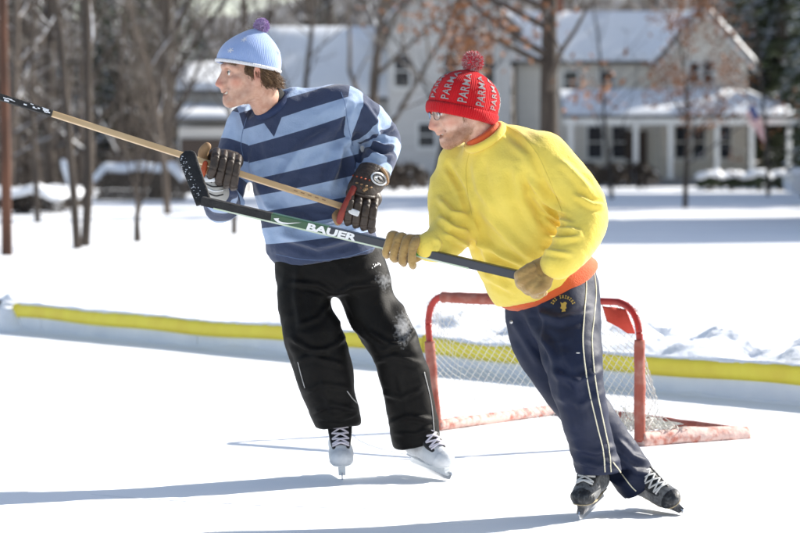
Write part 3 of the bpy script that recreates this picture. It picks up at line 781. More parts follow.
# snowy hedge and shrubs before the porch
def shrub(name, c, half, label, cat, seed, group=None, snow=True):
    rg = random.Random(seed); t = empty(name, (c[0], c[1], 0), label, cat, group); L = MB(); S = MB()
    n = int(260*half[0]*half[2]*4)+160
    for i in range(n):
        a = rg.uniform(0, 6.28); b = rg.uniform(0, 1.4); rr = rg.uniform(.6, 1.05)
        p = np.array([c[0]+half[0]*rr*math.cos(a)*math.cos(b)*1.05, c[1]+half[1]*rr*math.sin(a)*math.cos(b), half[2]*2*rr*(.15+.85*math.sin(b))])
        e = unit([rg.gauss(0, 1), rg.gauss(0, 1), rg.gauss(.4, 1)])*rg.uniform(.08, .2); f = unit(np.cross(e, [rg.gauss(0, 1), 1, rg.gauss(0, 1)]))*.05
        L.add([p-e, p+f, p+e, p-f], [(0, 1, 2, 3)])
    L.build('foliage', m_bark2 if seed % 2 else m_needle, t)
    ST = MB()
    for i in range(6): ST.tube([(c[0]+rg.uniform(-.3, .3)*half[0], c[1], -.05), (c[0]+rg.uniform(-.8, .8)*half[0], c[1]+rg.uniform(-.3, .3), half[2]*1.6)], [.03, .01], 4, False)
    ST.build('stem', m_bark2, t)
    if snow:
        V = []; Fc = []; nu, nv = 22, 12
        for i in range(nu):
            for j in range(nv):
                u, v = i/(nu-1)*2-1, j/(nv-1)*2-1
                r2 = min(1, u*u*.9+v*v*.9); V.append((c[0]+u*half[0], c[1]+v*half[1], half[2]*2*(.62+.38*math.sqrt(1-r2))+.08))
        V = np.array(V); V[:, 2] += .09*fbm(V*2.2, seed, 3)
        Fc = [(i*nv+j, (i+1)*nv+j, (i+1)*nv+j+1, i*nv+j+1) for i in range(nu-1) for j in range(nv-1)]
        o = mk('snow_cover', V, Fc, m_snow, t); o.modifiers.new('s', 'SOLIDIFY').thickness = .1
    return t
for i, px in enumerate((690, 712, 735, 757, 778)):
    g = G(px, 187); shrub('hedge_shrub', (g[0], 104+.4*(i % 2), 0), (.52, .55, .33), 'clipped evergreen hedge shrub capped with snow before the porch', 'shrub', 40+2*i, 'hedge shrubs before the porch')
for i, (px, Y) in enumerate(((588, 110), (612, 108), (640, 109), (500, 106), (470, 108), (410, 104), (392, 100))):
    shrub('bare_shrub', ((px-400)/FPX*Y, Y, 0), (.75, .6, .48), 'low tangled brown shrub along the house walls', 'shrub', 61+2*i, 'brown shrubs along the house walls', False)
# garage with lean-to, woodpile, stump, mound
ga = empty('garage', ((210-400)/FPX*97, 97, 0), 'grey outbuilding with snow on roof and lean-to beside the wood', 'outbuilding')
s97 = FPX/97.; gx = lambda px: (px-400)/s97; gz = lambda py: CH-(py-HOR)/s97
MB().box((gx(216), 99, gz(92)/2-.1), ((gx(252)-gx(180))/2, 2, gz(92)/2+.1)).build('wall', m_wall2, ga)
slab(ga, 'roof', m_roof, [(gx(176), 96.6, gz(95)), (gx(256), 96.6, gz(95)), (gx(256), 99, gz(66)), (gx(176), 99, gz(66))], unit((0, -.4, .9)))
slab(ga, 'roof', m_roof, [(gx(176), 101.4, gz(95)), (gx(256), 101.4, gz(95)), (gx(256), 99.01, gz(66)), (gx(176), 99.01, gz(66))], unit((0, .4, .9)))
slab(ga, 'lean_to_roof', m_roof, [(gx(178), 95.2, gz(124)), (gx(250), 95.2, gz(124)), (gx(250), 96.95, gz(112)), (gx(178), 96.95, gz(112))], unit((0, -.25, .95)))
MB().box((gx(214), 96.2, gz(128)/2-.1), ((gx(246)-gx(182))/2, .75, gz(128)/2+.1)).build('lean_to_wall', m_wall2, ga)
MB().box((gx(205), 95.42, .95), (.75, .03, .95)).build('door', m_door, ga)
wp = empty('woodpile', ((140-400)/FPX*78, 78, 0), 'long woodpile of split logs under a cover of snow', 'woodpile')
wx = lambda px: (px-400)/FPX*78; rg = random.Random(6); m_log = M('log_ends', (.20, .155, .115), (.12, .095, .075), rough=.9, nscale=6)
lm = None
for r in range(6):
    for k in range(15-(r > 3)*2*(r-3)):
        x = wx(95)+.12+k*.172+(r % 2)*.08+(max(0, r-3))*.17; zc = .09+r*.155; rad = rg.uniform(.072, .082)
        if lm is None:
            lg = MB().tube([(0, -.5, 0), (0, -.48, 0), (0, .48, 0), (0, .5, 0)], [.068, .076, .076, .068], 9).build('log', m_log, wp, True); lm = lg
            lg.data.transform(Matrix.Translation(-Vector((-wp.location.x, -wp.location.y, 0))))
        else: lg = lm.copy(); col.objects.link(lg)
        lg.parent = wp; lg.location = (x-wp.location.x, rg.uniform(-.05, .05), zc); lg.scale = (rad/.076,)*3; lg.rotation_euler = (0, rg.uniform(0, 6), 0)
V = []; nu, nv = 40, 14
for i in range(nu):
    for j in range(nv):
        u, v = i/(nu-1), j/(nv-1); e = min(u, 1-u)*7
        V.append((wx(93)+u*(wx(187)-wx(93)), 78-.62+v*1.24, (.70+.35*min(1, e))*(1-.12*abs(v*2-1)**3)-.0))
V = np.array(V); V[:, 2] += .06*fbm(V*2, 5, 3)+.03
o = mk('snow_cover', V, [(i*nv+j, (i+1)*nv+j, (i+1)*nv+j+1, i*nv+j+1) for i in range(nu-1) for j in range(nv-1)], m_snow, wp); o.modifiers.new('s', 'SOLIDIFY').thickness = .16
for i, (px, py, a, b) in enumerate(((26, 213, .9, .27), (52, 208, .8, .22))):
    g = G(px, py); shrub('snowy_bush', (g[0], g[1], 0), (a, .8, b), 'low brown bush half buried in snow near the reddish trunk', 'bush', 81+2*i, 'bushes half buried in snow')
g = G(52, 206)
sg = empty('stump', (g[0]+.3, g[1]+2, 0), 'broken leaning stump plastered with snow behind the low bushes', 'stump')
MB().tube(crom([(g[0]+.3, g[1]+2, -.05), (g[0]+.27, g[1]+2, .35), (g[0]+.15, g[1]+2, .8), (g[0]+.02, g[1]+2, 1.15)], 3), [.16, .15, .14, .13, .12, .12, .11, .10, .09, .06], 9).build('wood', m_bark, sg, True)
MB().tube(crom([(g[0]+.40, g[1]+1.9, .25), (g[0]+.26, g[1]+1.9, .62), (g[0]+.12, g[1]+1.93, .98), (g[0]+.02, g[1]+2, 1.2)], 3), [.03, .08, .11, .12, .12, .11, .11, .09, .07, .03], 9).build('snow_cover', m_snow, sg, True)
# snow-covered car at the end of the drive
cg = G(797, 206); cx, cy = cg[0]+1.9, cg[1]
car = empty('parked_car', (cx, cy, 0), 'snow-covered car parked beyond the hedge in the drive', 'car')
m_car = M('car_paint', (.55, .58, .62), rough=.3, coat=.5); m_tyre = M('tyre_rubber', (.02, .02, .02), rough=.9); m_rim = M('rim', (.5, .5, .5), rough=.3, metal=.8)
prof = [(-2.1, .35), (-2.15, .6), (-2.05, .82), (-1.2, .95), (-.65, 1.38), (.9, 1.42), (1.7, 1.02), (2.1, .9), (2.15, .5), (2.05, .35)]
MB().prism([(cx+a, cy-.82, b) for a, b in prof], (0, 1.64, 0)).build('body', m_car, car)
MB().prism([(cx-1.0, cy-.835, 1.0), (cx-.6, cy-.835, 1.32), (cx+.82, cy-.835, 1.34), (cx+1.3, cy-.835, 1.04)], (0, 1.67, 0)).build('window', m_glass, car)
V = []; xs = np.linspace(-2.12, 2.12, 40)
for x in xs:
    for y in np.linspace(-.85, .85, 9): V.append((cx+x, cy+y, np.interp(x, [p[0] for p in prof[2:8]], [p[1] for p in prof[2:8]])+.12*(1-(y/.86)**6)))
V = np.array(V); V[:, 2] += .03*fbm(V*3, 2, 2)
mk('snow_cover', V, [(i*9+j, i*9+j+1, (i+1)*9+j+1, (i+1)*9+j) for i in range(39) for j in range(8)], m_snow, car)
for a in (-1.35, 1.35):
    for b in (-.78, .78):
        w = MB().tube([(cx+a, cy+b-.1, .33), (cx+a, cy+b-.09, .33), (cx+a, cy+b+.09, .33), (cx+a, cy+b+.1, .33)], [.3, .33, .33, .3], 20).build('wheel', m_tyre, car, True)
        MB().tube([(cx+a, cy+b-.108, .33), (cx+a, cy+b+.108, .33)], .19, 14).build('rim', m_rim, w)
for b in (-.6, .6): MB().box((cx-2.13, cy+b, .7), (.03, .16, .07), None, .02).build('headlight', m_trim, car)
# ------------------------------------------------------------------ people: shared tools
def loftW(vol, rows, U, W, k=.03, ex=2.3):
    """rows of (centre point, a, b): slices square to W; a along U, b across"""
    W = unit(W); U = unit(np.asarray(U)-W*np.dot(U, W)); Vv = np.cross(W, U)
    C = np.array([r[0] for r in rows], float); o = C[0]
    loc = np.stack([(C-o)@U, (C-o)@Vv, (C-o)@W, [r[1] for r in rows], [r[2] for r in rows]], 1)
    loc = loc[np.argsort(loc[:, 2])]; loc = crom(loc, 4); wz = loc[:, 2]
    def fn(X, Y, Z):
        x, y, z = X-o[0], Y-o[1], Z-o[2]
        u = x*U[0]+y*U[1]+z*U[2]; v = x*Vv[0]+y*Vv[1]+z*Vv[2]; w = x*W[0]+y*W[1]+z*W[2]
        ww = np.clip(w, wz[0], wz[-1])
        c = [np.interp(ww, wz, loc[:, i]) for i in (0, 1, 3, 4)]
        q = ((np.abs(u-c[0])/c[2])**ex+(np.abs(v-c[1])/c[3])**ex)**(1/ex)
        d = (q-1)*np.minimum(c[2], c[3])*.95
        return np.maximum(d, np.maximum(w-wz[-1], wz[0]-w))
    rm = loc[:, 3:].max()
    return vol.op(fn, C.min(0)-rm, C.max(0)+rm, k)
def cut(vol, p, n, rad, k=.004):
    """remove what lies beyond the plane (p, n) within rad of p"""
    n = unit(n); p = np.asarray(p, float)
    def fn(X, Y, Z):
        x, y, z = X-p[0], Y-p[1], Z-p[2]
        h = -(x*n[0]+y*n[1]+z*n[2]); r = np.sqrt(x*x+y*y+z*z)-rad
        return np.maximum(h, r)
    return vol.op(fn, p-rad, p+rad, k, 's')
def volfor(pts, m, h):
    pts = np.array(pts); return Vol(pts.min(0)-m, pts.max(0)+m, h)
def wrinkle(V, Q, amp, sc_, seed, ridged=True, rot=None):
    N = vnorm(V, Q); q = V if rot is None else V@np.asarray(rot).T
    p = q*np.array(sc_); p = p+.5*np.stack([vnoise(V*6, seed+5), vnoise(V*6, seed+6), vnoise(V*6, seed+7)], 1)
    n = fbm(p, seed, 2)
    d = (.5-np.abs(n)) if ridged else n
    m = .55+.45*vnoise(V*7, seed+3)
    return V+N*(amp*d*m)[:, None]
def frame_of(f, up=(0, 0, 1), roll=0):
    f = unit(f); l = unit(np.cross(up, f)); u = np.cross(f, l)
    if roll: c, s = math.cos(roll), math.sin(roll); l, u = l*c+u*s, u*c-l*s
    return np.array([f, l, u])                                  # rows: forward, left, up
def arcparam(V, pts):
    """distance along a polyline of the nearest point, and the distance to it"""
    pts = crom(pts, 4); best = np.full(len(V), 1e9); s = np.zeros(len(V)); acc = 0
    for i in range(len(pts)-1):
        a, b = pts[i], pts[i+1]; ab = b-a; L = np.linalg.norm(ab)+1e-9
        t = np.clip((V-a)@ab/L**2, 0, 1); d = np.linalg.norm(V-a-t[:, None]*ab, axis=1)
        m = d < best; best[m] = d[m]; s[m] = acc+t[m]*L; acc += L
    return s, best
def bvh_of(o):
    V = [o.matrix_world @ v.co for v in o.data.vertices]
    w = wloc(o); V = [Vector(np.array(v.co)+w) for v in o.data.vertices]
    return BVHTree.FromPolygons(V, [tuple(p.vertices) for p in o.data.polygons])
def hit(bvh, px, py, off=.002):
    d = Vector(P(px, py, 1.0)-np.array([0, 0, CH])).normalized()
    loc, n, i, _ = bvh.ray_cast(Vector((0, 0, CH)), d)
    if loc is None:
        loc, n, i, _ = bvh.find_nearest(Vector(P(px, py, 10.0)))
    if n.y > 0: n = -n
    return np.array(loc)+np.array(n)*off, np.array(n)
def on_surface(bvh, line, off=.002, sub=8):
    l2 = crom([list(p)+[0] for p in line], sub)
    return [hit(bvh, p[0], p[1], off)[0] for p in l2]
def text2d(s, bold=0.0, spacing=1.0):
    cu = bpy.data.curves.new('t', 'FONT'); cu.body = s; cu.size = 1.0; cu.offset = bold; cu.resolution_u = 3; cu.space_character = spacing
    o = bpy.data.objects.new('t', cu); col.objects.link(o)
    dg = bpy.context.evaluated_depsgraph_get(); me = bpy.data.meshes.new_from_object(o.evaluated_get(dg))
    V = np.array([v.co[:2] for v in me.vertices]); Fc = [list(p.vertices) for p in me.polygons]
    bpy.data.objects.remove(o); bpy.data.curves.remove(cu); bpy.data.meshes.remove(me)
    lo, hi = V.min(0), V.max(0); V = V-lo; asp = (hi-lo)[0]/(hi-lo)[1]
    return V/(hi-lo), Fc, asp

# ------------------------------------------------------------------ heads
def head_mesh(A, C, scl, mouth=.006, smile=.0, neck_end=None, nose=1.0):
    ne = (np.asarray(neck_end)-C)@A.T/scl
    v = Vol((min(-.15, ne[0]-.08), -.12, min(-.2, ne[2]-.07)), (.155, .12, .15), .0028)
    v.ball((-.015, 0, .03), (.099, .077, .080), .01)
    v.ball((.028, 0, -.045), (.062, .058, .078), .03)
    for s in (-1, 1):
        v.chain([((-.012, s*.056, -.030), .020), ((.000, s*.054, -.072), .018), ((.040, s*.036, -.102), .018), ((.072, s*.012, -.110), .018)], .03)
        v.ball((.058, s*.043, -.030), (.024, .020, .018), .025)
        v.chain([((.089, s*.010, .020), .009), ((.082, s*.034, .022), .010), ((.062, s*.055, .012), .009)], .018)
        v.ball((.088, s*.032, -.002), (.016, .017, .012), .014, 's')
        v.ball((.070, s*.032, -.003), .0155, .005)                       # lids over the eyeball
        v.chain([((.060, s*.030, -.058), .015), ((.070, s*.030, -.070), .012)], .022)     # cheek fold
    for s in (-1, 1): v.chain([((.093, s*.021, -.046), .002), ((.084, s*.031, -.060), .003), ((.072, s*.036, -.078), .002)], .007, 's')
    v.ball((.079, 0, -.108), (.017, .02, .017), .018)
    v.chain([((.086, 0, .010), .009), ((.099, 0, -.012), .0085), ((.113*nose, 0, -.034), .0090), ((.118*nose, 0, -.043), .0092)], .010, sub=2)
    v.chain([((.076, 0, .006), .013), ((.084, 0, -.020), .0165), ((.092, 0, -.042), .017)], .012)
    v.chain([((.090, 0, -.008), .0095), ((.100, 0, -.030), .0125), ((.103, 0, -.044), .0135)], .010)
    for s in (-1, 1): v.ball((.099, s*.0135, -.047), (.013, .009, .009), .008)
    for s in (-1, 1): v.ball((.104, s*.006, -.056), (.005, .0035, .004), .003, 's')
    w = .022+smile*.006
    v.chain([((.079, -w, -.076+smile*.006), .005), ((.094, -.008, -.070), .0075), ((.096, 0, -.0705), .0068), ((.094, .008, -.070), .0075), ((.079, w, -.076+smile*.006), .005)], .009)
    v.chain([((.077, -w*.9, -.080+smile*.005), .005), ((.090, 0, -.087-mouth*.7), .0085), ((.077, w*.9, -.080+smile*.005), .005)], .009)
    v.chain([((.082, -w*.85, -.077+smile*.005), mouth*.55), ((.094, 0, -.078-mouth*.3), mouth), ((.082, w*.85, -.077+smile*.005), mouth*.55)], .003, 's')
    for s in (-1, 1):
        ea = np.array([[.94, s*.34, -.12], [-.34*s, .93, 0], [.11, 0, .99]])
        v.ball((-.016, s*.080, -.012), (.019, .008, .033), .008, ax=ea)
        v.ball((-.012, s*.087, -.010), (.010, .006, .019), .005, 's', ax=ea)
        v.ball((-.010, s*.079, -.038), (.009, .007, .011), .008)
        v.chain([((-.022, s*.054, -.055), .018), (np.array([-.012, s*.036, -.10])*.5+.5*(ne+np.array([.035, s*.025, .03])), .016), (ne+np.array([.045, s*.012, .0]), .015)], .03)
    v.chain([((-.035, 0, -.05), .064), (np.array([-.035, 0, -.05])*.45+.55*ne, .057), (ne, .062)], .035)
    v.chain([((.100, 0, -.052), .008), ((.094, 0, -.068), .0095)], .010)
    
    V, Q = v.mesh(1)
    red = np.exp(-(((V-np.array([.112, 0, -.042]))/.022)**2).sum(1))
    ab = V*np.array([1, 0, 1])+np.abs(V)*np.array([0, 1, 0])
    red += .7*np.exp(-(((ab-np.array([.062, .048, -.040]))/np.array([.026, .03, .022]))**2).sum(1))
    red += .8*np.exp(-(((ab-np.array([-.016, .082, -.012]))/np.array([.03, .012, .04]))**2).sum(1))
    lip = np.exp(-(((ab-np.array([.093, 0, -.0715]))/np.array([.010, .021, .0055]))**2).sum(1))+np.exp(-(((ab-np.array([.089, 0, -.089-mouth*.7]))/np.array([.010, .019, .007]))**2).sum(1))
    stub = np.clip(1.3-np.abs((V[:, 2]+.098)/.042)**2, 0, 1)*np.clip((V[:, 0]+.012)/.03, 0, 1)*(1-np.clip(lip*2, 0, 1))
    stub *= np.clip((-V[:, 2]-.058)/.02, 0, 1)+.0
    return V*scl, Q, dict(red=red, lip=np.clip(lip, 0, 1), stub=stub)
def toworld(V, A, C): return np.asarray(V, float)@A+C
def skin_mat(name, base, base2, redc, lipc, stubc, stub_amt):
    m = M(name, base, base2, rough=.52, nscale=34, bump=.35, bscale=170, bdist=.002, sss=.12, detail=8, spec=.35)
    overlay(m, 'red', redc, .15, 1.0, .75); overlay(m, 'stub', stubc, .2, 1.0, stub_amt, (160, .9)); overlay(m, 'lip', lipc, .3, .9, .8)
    return m
m_lash = M('lashes', (.03, .02, .015), rough=.7)
def eyes(parent, A, C, scl, iris, label=None):
    mw = M('eye_white', (.78, .76, .73), rough=.2); mi = M('iris', iris, rough=.15)
    for s in (-1, 1):
        e = None
        c = np.array([.0735, s*.032, -.003]); V = []; n = 12
        for i in range(n+1):
            for j in range(16):
                a, b = math.pi*i/n, 2*math.pi*j/16; V.append(c+.0132*np.array([math.cos(a), math.sin(a)*math.cos(b), math.sin(a)*math.sin(b)]))
        Fc = [(i*16+j, i*16+(j+1) % 16, (i+1)*16+(j+1) % 16, (i+1)*16+j) for i in range(n) for j in range(16)]
        e = mk('eye', toworld(np.array(V)*scl, A, C), Fc, mw, parent)
        V = [c+np.array([.0137, 0, 0])]+[c+.0137*np.array([math.cos(.45), math.sin(.45)*math.cos(q), math.sin(.45)*math.sin(q)]) for q in np.linspace(0, 2*math.pi, 14, False)]
        mk('iris', toworld(np.array(V)*scl, A, C), [(0, 1+i, 1+(i+1) % 14) for i in range(14)], mi, e)
        ls = [c+.0150*np.array([math.cos(q)*math.cos(.30), s*math.sin(q), math.cos(q)*math.sin(.30)]) for q in np.linspace(-.75, .9, 9)]
        MB().tube(toworld(np.array(ls)*scl, A, C), .0016, 4).build('lashes', m_lash, e)
def brows(parent, A, C, scl, mat, seed=0):
    rg = random.Random(seed)
    for s in (-1, 1):
        B = MB()
        for i in range(130):
            t = rg.random(); p = np.array([.096-.030*t*t-.002, s*(.012+.044*t), .020+.006*math.sin(t*2.6)+rg.uniform(-.003, .003)])
            d = np.array([-.006*t, s*.008, .002+.002*rg.random()])
            B.tube([p, p+d*.6+np.array([.0015, 0, 0]), p+d], [.0009, .0008, .0003], 3, False)
        V = B.arr(); B2 = MB(); B2.add(toworld(V*scl, A, C), B.f); B2.build('eyebrow', mat, parent)
def hat(parent, A, C, scl, edge_f, edge_b, apex, rl, prof, mat, name='knit_hat', rf_add=.006, folds_=0.0, seed=0, n=128, m=64):
    """knit cap: rings square to its own axis. returns object and a surface function f(theta, v, off) in world space"""
    ef, eb, ap = [np.array([p[0], 0, p[1]]) for p in (edge_f, edge_b, apex)]
    c0 = (ef+eb)/2; rf0 = np.linalg.norm(ef-eb)/2+rf_add; ax = ap-c0; x = unit(ef-eb)
    pv = np.array([p[0] for p in prof]); ps = np.array([p[1] for p in prof]); pc = crom(np.stack([pv, ps], 1), 6)
    def base(th, v):
        s = np.interp(v, pc[:, 0], pc[:, 1]); c = c0+ax*v
        r = 1+folds_*.5*math.sin(3*th+seed+v*4)*v*(1-v)*3+folds_*.4*math.sin(5*th+2+seed)*v*v
        return c+x*math.cos(th)*rf0*s*r+np.array([0, 1, 0])*math.sin(th)*rl*s*r
    def surf(th, v, off=0.0):
        p = base(th, v)
        if off:
            e = 1e-3; n_ = np.cross(base(th+e, v)-p, base(th, min(v+e, 1))-p); n_ = unit(n_)
            if n_@(p-(c0+ax*v*.6)) < 0: n_ = -n_
            p = p+n_*off
        return p
    V = []; wale = []; vv = []
    for i in range(m):
        v = i/(m-1)
        for j in range(n): th = 2*math.pi*j/n; V.append(surf(th, v)); wale.append(math.sin(th)*math.cos(th)*0+th); vv.append(v)
    # turned-in lower edge and a closed top
    for j in range(n):
        th = 2*math.pi*j/n; V.append(surf(th, 0)*np.array([.93, .93, 1])+ax*.02); wale.append(th); vv.append(0)
    V.append(surf(0, 1)*.5+surf(math.pi, 1)*.5+ax*.004); wale.append(0); vv.append(1)
    Fc = [(i*n+j, i*n+(j+1) % n, (i+1)*n+(j+1) % n, (i+1)*n+j) for i in range(m-1) for j in range(n)]
    Fc += [(m*n+j, m*n+(j+1) % n, (j+1) % n, j) for j in range(n)]
    Fc += [((m-1)*n+j, (m-1)*n+(j+1) % n, (m+1)*n) for j in range(n)]
    o = mk(name, toworld(np.array(V)*scl, A, C), Fc, mat, parent, True, dict(wale=wale, vv=vv))
    return o, (lambda th, v, off=0.0: toworld(surf(th, v, off)*scl, A, C))
def band(parent, sf, v0, v1, off, mat, name, n=128, rows=8, puff=.004):
    V = []; wl = []
    for i in range(rows):
        t = i/(rows-1); v = v0+(v1-v0)*t
        for j in range(n): V.append(sf(2*math.pi*j/n, max(0, v), off+puff*math.sin(math.pi*t)**.5)); wl.append(2*math.pi*j/n)
    Fc = [(i*n+j, i*n+(j+1) % n, (i+1)*n+(j+1) % n, (i+1)*n+j) for i in range(rows-1) for j in range(n)]
    o = mk(name, V, Fc, mat, parent, True, dict(wale=wl)); o.modifiers.new('s', 'SOLIDIFY').thickness = .003
    return o
def pompom(parent, c, r, mats, seed):
    rg = random.Random(seed); B = MB(); core = MB(); V = []; n = 12
    for i in range(n+1):
        for j in range(20):
            a, b = math.pi*i/n, 2*math.pi*j/20; V.append(np.asarray(c)+r*.80*np.array([math.sin(a)*math.cos(b), math.sin(a)*math.sin(b), math.cos(a)]))
    o = mk('pompom', V, [(i*20+j, (i+1)*20+j, (i+1)*20+(j+1) % 20, i*20+(j+1) % 20) for i in range(n) for j in range(20)], mats[0], parent)
    for k, m in enumerate(mats):
        B = MB()
        for i in range(900//len(mats)):
            d = unit([rg.gauss(0, 1), rg.gauss(0, 1), rg.gauss(0, 1)]); e = unit(d+np.array([rg.gauss(0, .25), rg.gauss(0, .25), rg.gauss(0, .25)]))
            L = r*rg.uniform(.88, 1.08)
            B.tube([np.asarray(c)+d*r*.6, np.asarray(c)+d*r*.8, np.asarray(c)+unit(d*.8+e*.2)*L], [.0020, .0022, .0012], 3, False)
        B.build('yarn', m, o)
    return o
def core_body(rows_list, h=.016):
    pts = [p for ch in rows_list for p, r in ch]; v = volfor(pts, .2, h)
    for ch in rows_list: v.chain(ch, .03)
    return v.mesh(2)
def ringpts(c, ax, r, n=41, sq=1.0):
    f = unit(ax); a = unit(np.cross(f, [0, 1, .1])); b = np.cross(f, a)
    return [np.asarray(c)+r*(math.cos(t)*a+sq*math.sin(t)*b) for t in np.linspace(0, 2*math.pi, n)]
def sleeve(vol, c, ax, r0, r1, L, th=.006, k=.004):
    """open collar tube"""
    ax = unit(ax); vol.cone(c-ax*L/2, c+ax*L/2, r0, r1, k); cut(vol, c+ax*L/2, ax, .2, .003); cut(vol, c-ax*L/2, -ax, .2, .003)
def join_meshes(a, b):
    V = np.concatenate([a[0], b[0]]); Q = np.concatenate([a[1], b[1]+len(a[0])]); return V, Q

# ------------------------------------------------------------------ skates
def skate(parent, toe_dir, up, contact, boot, cap, trim, lacem, holder, steel, soil=None, lift=0.0, foot='skate', K=1.10, sole=None):
    """ice skate; contact = point on the ice under the middle of the blade"""
    f = unit(toe_dir); u = unit(np.asarray(up)-f*np.dot(up, f)); A = np.array([f, np.cross(u, f), u])
    v = Vol((-.14, -.08, .04), (.2, .08, .29), .0045)
    v.chain([((-.075, 0, .110), .042), ((-.02, 0, .105), .040), ((.06, 0, .104), .046), ((.105, 0, .099), .045)], .02, sq=((0, 0, 1), .80))
    v.chain([((-.070, 0, .13), .044), ((-.062, 0, .19), .043), ((-.050, 0, .25), .052)], .03, sq=((0, 1, 0), .86))
    v.chain([((-.045, 0, .215), .040), ((.005, 0, .165), .039), ((.06, 0, .122), .036)], .03, sq=((0, 1, 0), .9))
    cut(v, (0, 0, .072), (0, 0, -1), .4, .004)
    V, Q = v.mesh(1)
    V = wrinkle(V, Q, .002, (30, 30, 30), 3, False); DZ = np.array([0, 0, -.019])
    tw = lambda X: np.asarray(X)@A
    allz = [(tw([[x, y, 0.0]]))[0][2] for x in (-.125, .15) for y in (0,)]
    org = np.asarray(contact, float).copy(); org[2] = -min(allz)*K+lift
    W = lambda X: (np.asarray(X, float)*K)@A+org; W0 = W; W = lambda X: W0(np.asarray(X, float)+DZ)
    sk = mk(foot, W(V), Q, boot, parent)
    def vol(fn, mat, name, sm=1, h=.004):
        q = Vol((-.15, -.08, .0), (.2, .08, .32), h); fn(q); a, b = q.mesh(sm); return mk(name, W(a), b, mat, sk)
    def capf(q):
        q.ball((.095, 0, .099), (.066, .0478, .0385), .01); cut(q, (0, 0, .076), (0, 0, -1), .5, .003); cut(q, (.112, 0, .1), (-1, 0, .35), .5, .003)
    vol(capf, cap, 'toe_cap')
    def tong(q):
        q.chain([((.085, 0, .138), .012), ((.060, 0, .154), .014), ((.015, 0, .198), .015), ((-.008, 0, .235), .016), ((-.012, 0, .265), .014)], .01, sq=((0, 1, 0), 2.3))
    vol(tong, trim, 'tongue')
    vol(lambda q: q.chain([((-.105, 0, .075), .030), ((-.03, 0, .075), .034), ((.06, 0, .075), .041), ((.118, 0, .077), .036)], .01, sq=((0, 0, 1), .16)), sole or holder, 'sole')
    for s in (-1, 1):
        def eye(q, s=s): q.chain([((.094, s*.023, .132), .009), ((.064, s*.028, .146), .010), ((.020, s*.034, .182), .011), ((-.020, s*.036, .225), .012), ((-.030, s*.038, .262), .012)], .008)
        vol(eye, boot if soil is None else soil, 'eyelet_strip')
    L = MB(); ey = []
    for i in range(9):
        t = i/8*.95; ey.append(crom([(.096, .141), (.044, .178), (.006, .228), (-.008, .268)], 8)[int(t*24)])
    for i in range(9):
        for s in (-1, 1):
            a = ey[i]; b = ey[min(i+1, 8)]
            p0 = np.array([a[0]-.004, s*.030, a[1]]); p1 = np.array([(a[0]+b[0])/2+.012, 0, (a[1]+b[1])/2+.012]); p2 = np.array([b[0]-.004, -s*.030, b[1]])
            L.tube(crom([p0, p1, p2], 5), .0040, 5)
    mk('laces', W(L.arr()), L.f, lacem, sk)
    prof = [(-.105, .060), (-.110, .042), (-.125, .024), (.150, .024), (.135, .042), (.145, .060), (.080, .060), (.068, .040), (-.020, .038), (-.035, .060)]
    H = MB().prism([(x, -.013, z) for x, z in prof], (0, .026, 0)); mk('blade_holder', W0(H.arr()), H.f, holder, sk, False)
    bp = [(-.130, .030), (-.135, .018), (-.120, .004), (-.06, .0), (.10, .0), (.145, .006), (.163, .026), (.158, .036)]
    Bm = MB().prism([(x, -.002, z) for x, z in bp], (0, .004, 0)); mk('blade', W0(Bm.arr()), Bm.f, steel, sk, False)
    return sk
m_steel = M('skate_steel', (.62, .63, .65), rough=.25, metal=1.0)
# ================================================================== person in the striped sweater
p1 = empty('person', (G(375, 478)[0], 11.0, 0), 'skater in blue striped sweater and pale blue pompom hat looking aside', 'person')
sk1 = skin_mat('skin_fair', (.66, .42, .32), (.52, .28, .20), (.56, .17, .12), (.50, .19, .16), (.22, .13, .09), .22)
C1 = P(247, 71.5, 10.86); A1 = frame_of((-.93, -.36, -.05)); S1 = 1.07
NE1 = P(277, 118, 11.0); K1 = P(271.5, 104, 10.96); AX1 = unit((-.55, -.30, .78))
hv, hq, ha = head_mesh(A1, C1, S1, mouth=.0088, smile=1.3, nose=1.0, neck_end=NE1)
hw = toworld(hv, A1, C1)
nk1 = NE1
RA1 = [P(246, 128, 11.08), P(232, 163, 11.05), P(223, 204, 10.97), P(221, 196, 10.84), P(220, 186, 10.74)]
LA1 = [P(338, 110, 10.97), P(362, 119, 11.0), P(382, 139, 11.04), P(380, 158, 10.97), P(373, 178, 10.89)]
RL1 = [P(306, 262, 11.06), P(305, 305, 11.0), P(319, 352, 10.94), P(329, 388, 10.97), P(338, 425, 11.04)]
LL1 = [P(356, 262, 11.06), P(371, 305, 11.02), P(394, 345, 10.96), P(405, 382, 11.0), P(417, 443, 11.05)]
core = core_body([[(nk1, .055), (P(296, 150, 11.0), .10), (P(322, 235, 11.02), .11)]]+[[(p, r) for p, r in zip(ch, rr)] for ch, rr in ((RA1, (.05, .045, .04, .035, .03)), (LA1, (.05, .045, .04, .035, .03)), (RL1[:4], (.08, .07, .055, .05)), (LL1[:4], (.08, .07, .055, .05)))])
bv, bq = join_meshes((hw, hq), core)
nb_ = len(core[0]); mk('body', bv, bq, sk1, p1, True, {k: np.concatenate([a, np.zeros(nb_)]) for k, a in ha.items()})
b1 = p1.children[-1]
eyes(b1, A1, C1, S1, (.10, .13, .10))
m_hair = M('brown_hair', (.085, .045, .022), (.20, .115, .055), rough=.55, nscale=60, spec=.5)
brows(b1, A1, C1, S1, m_hair, 3)
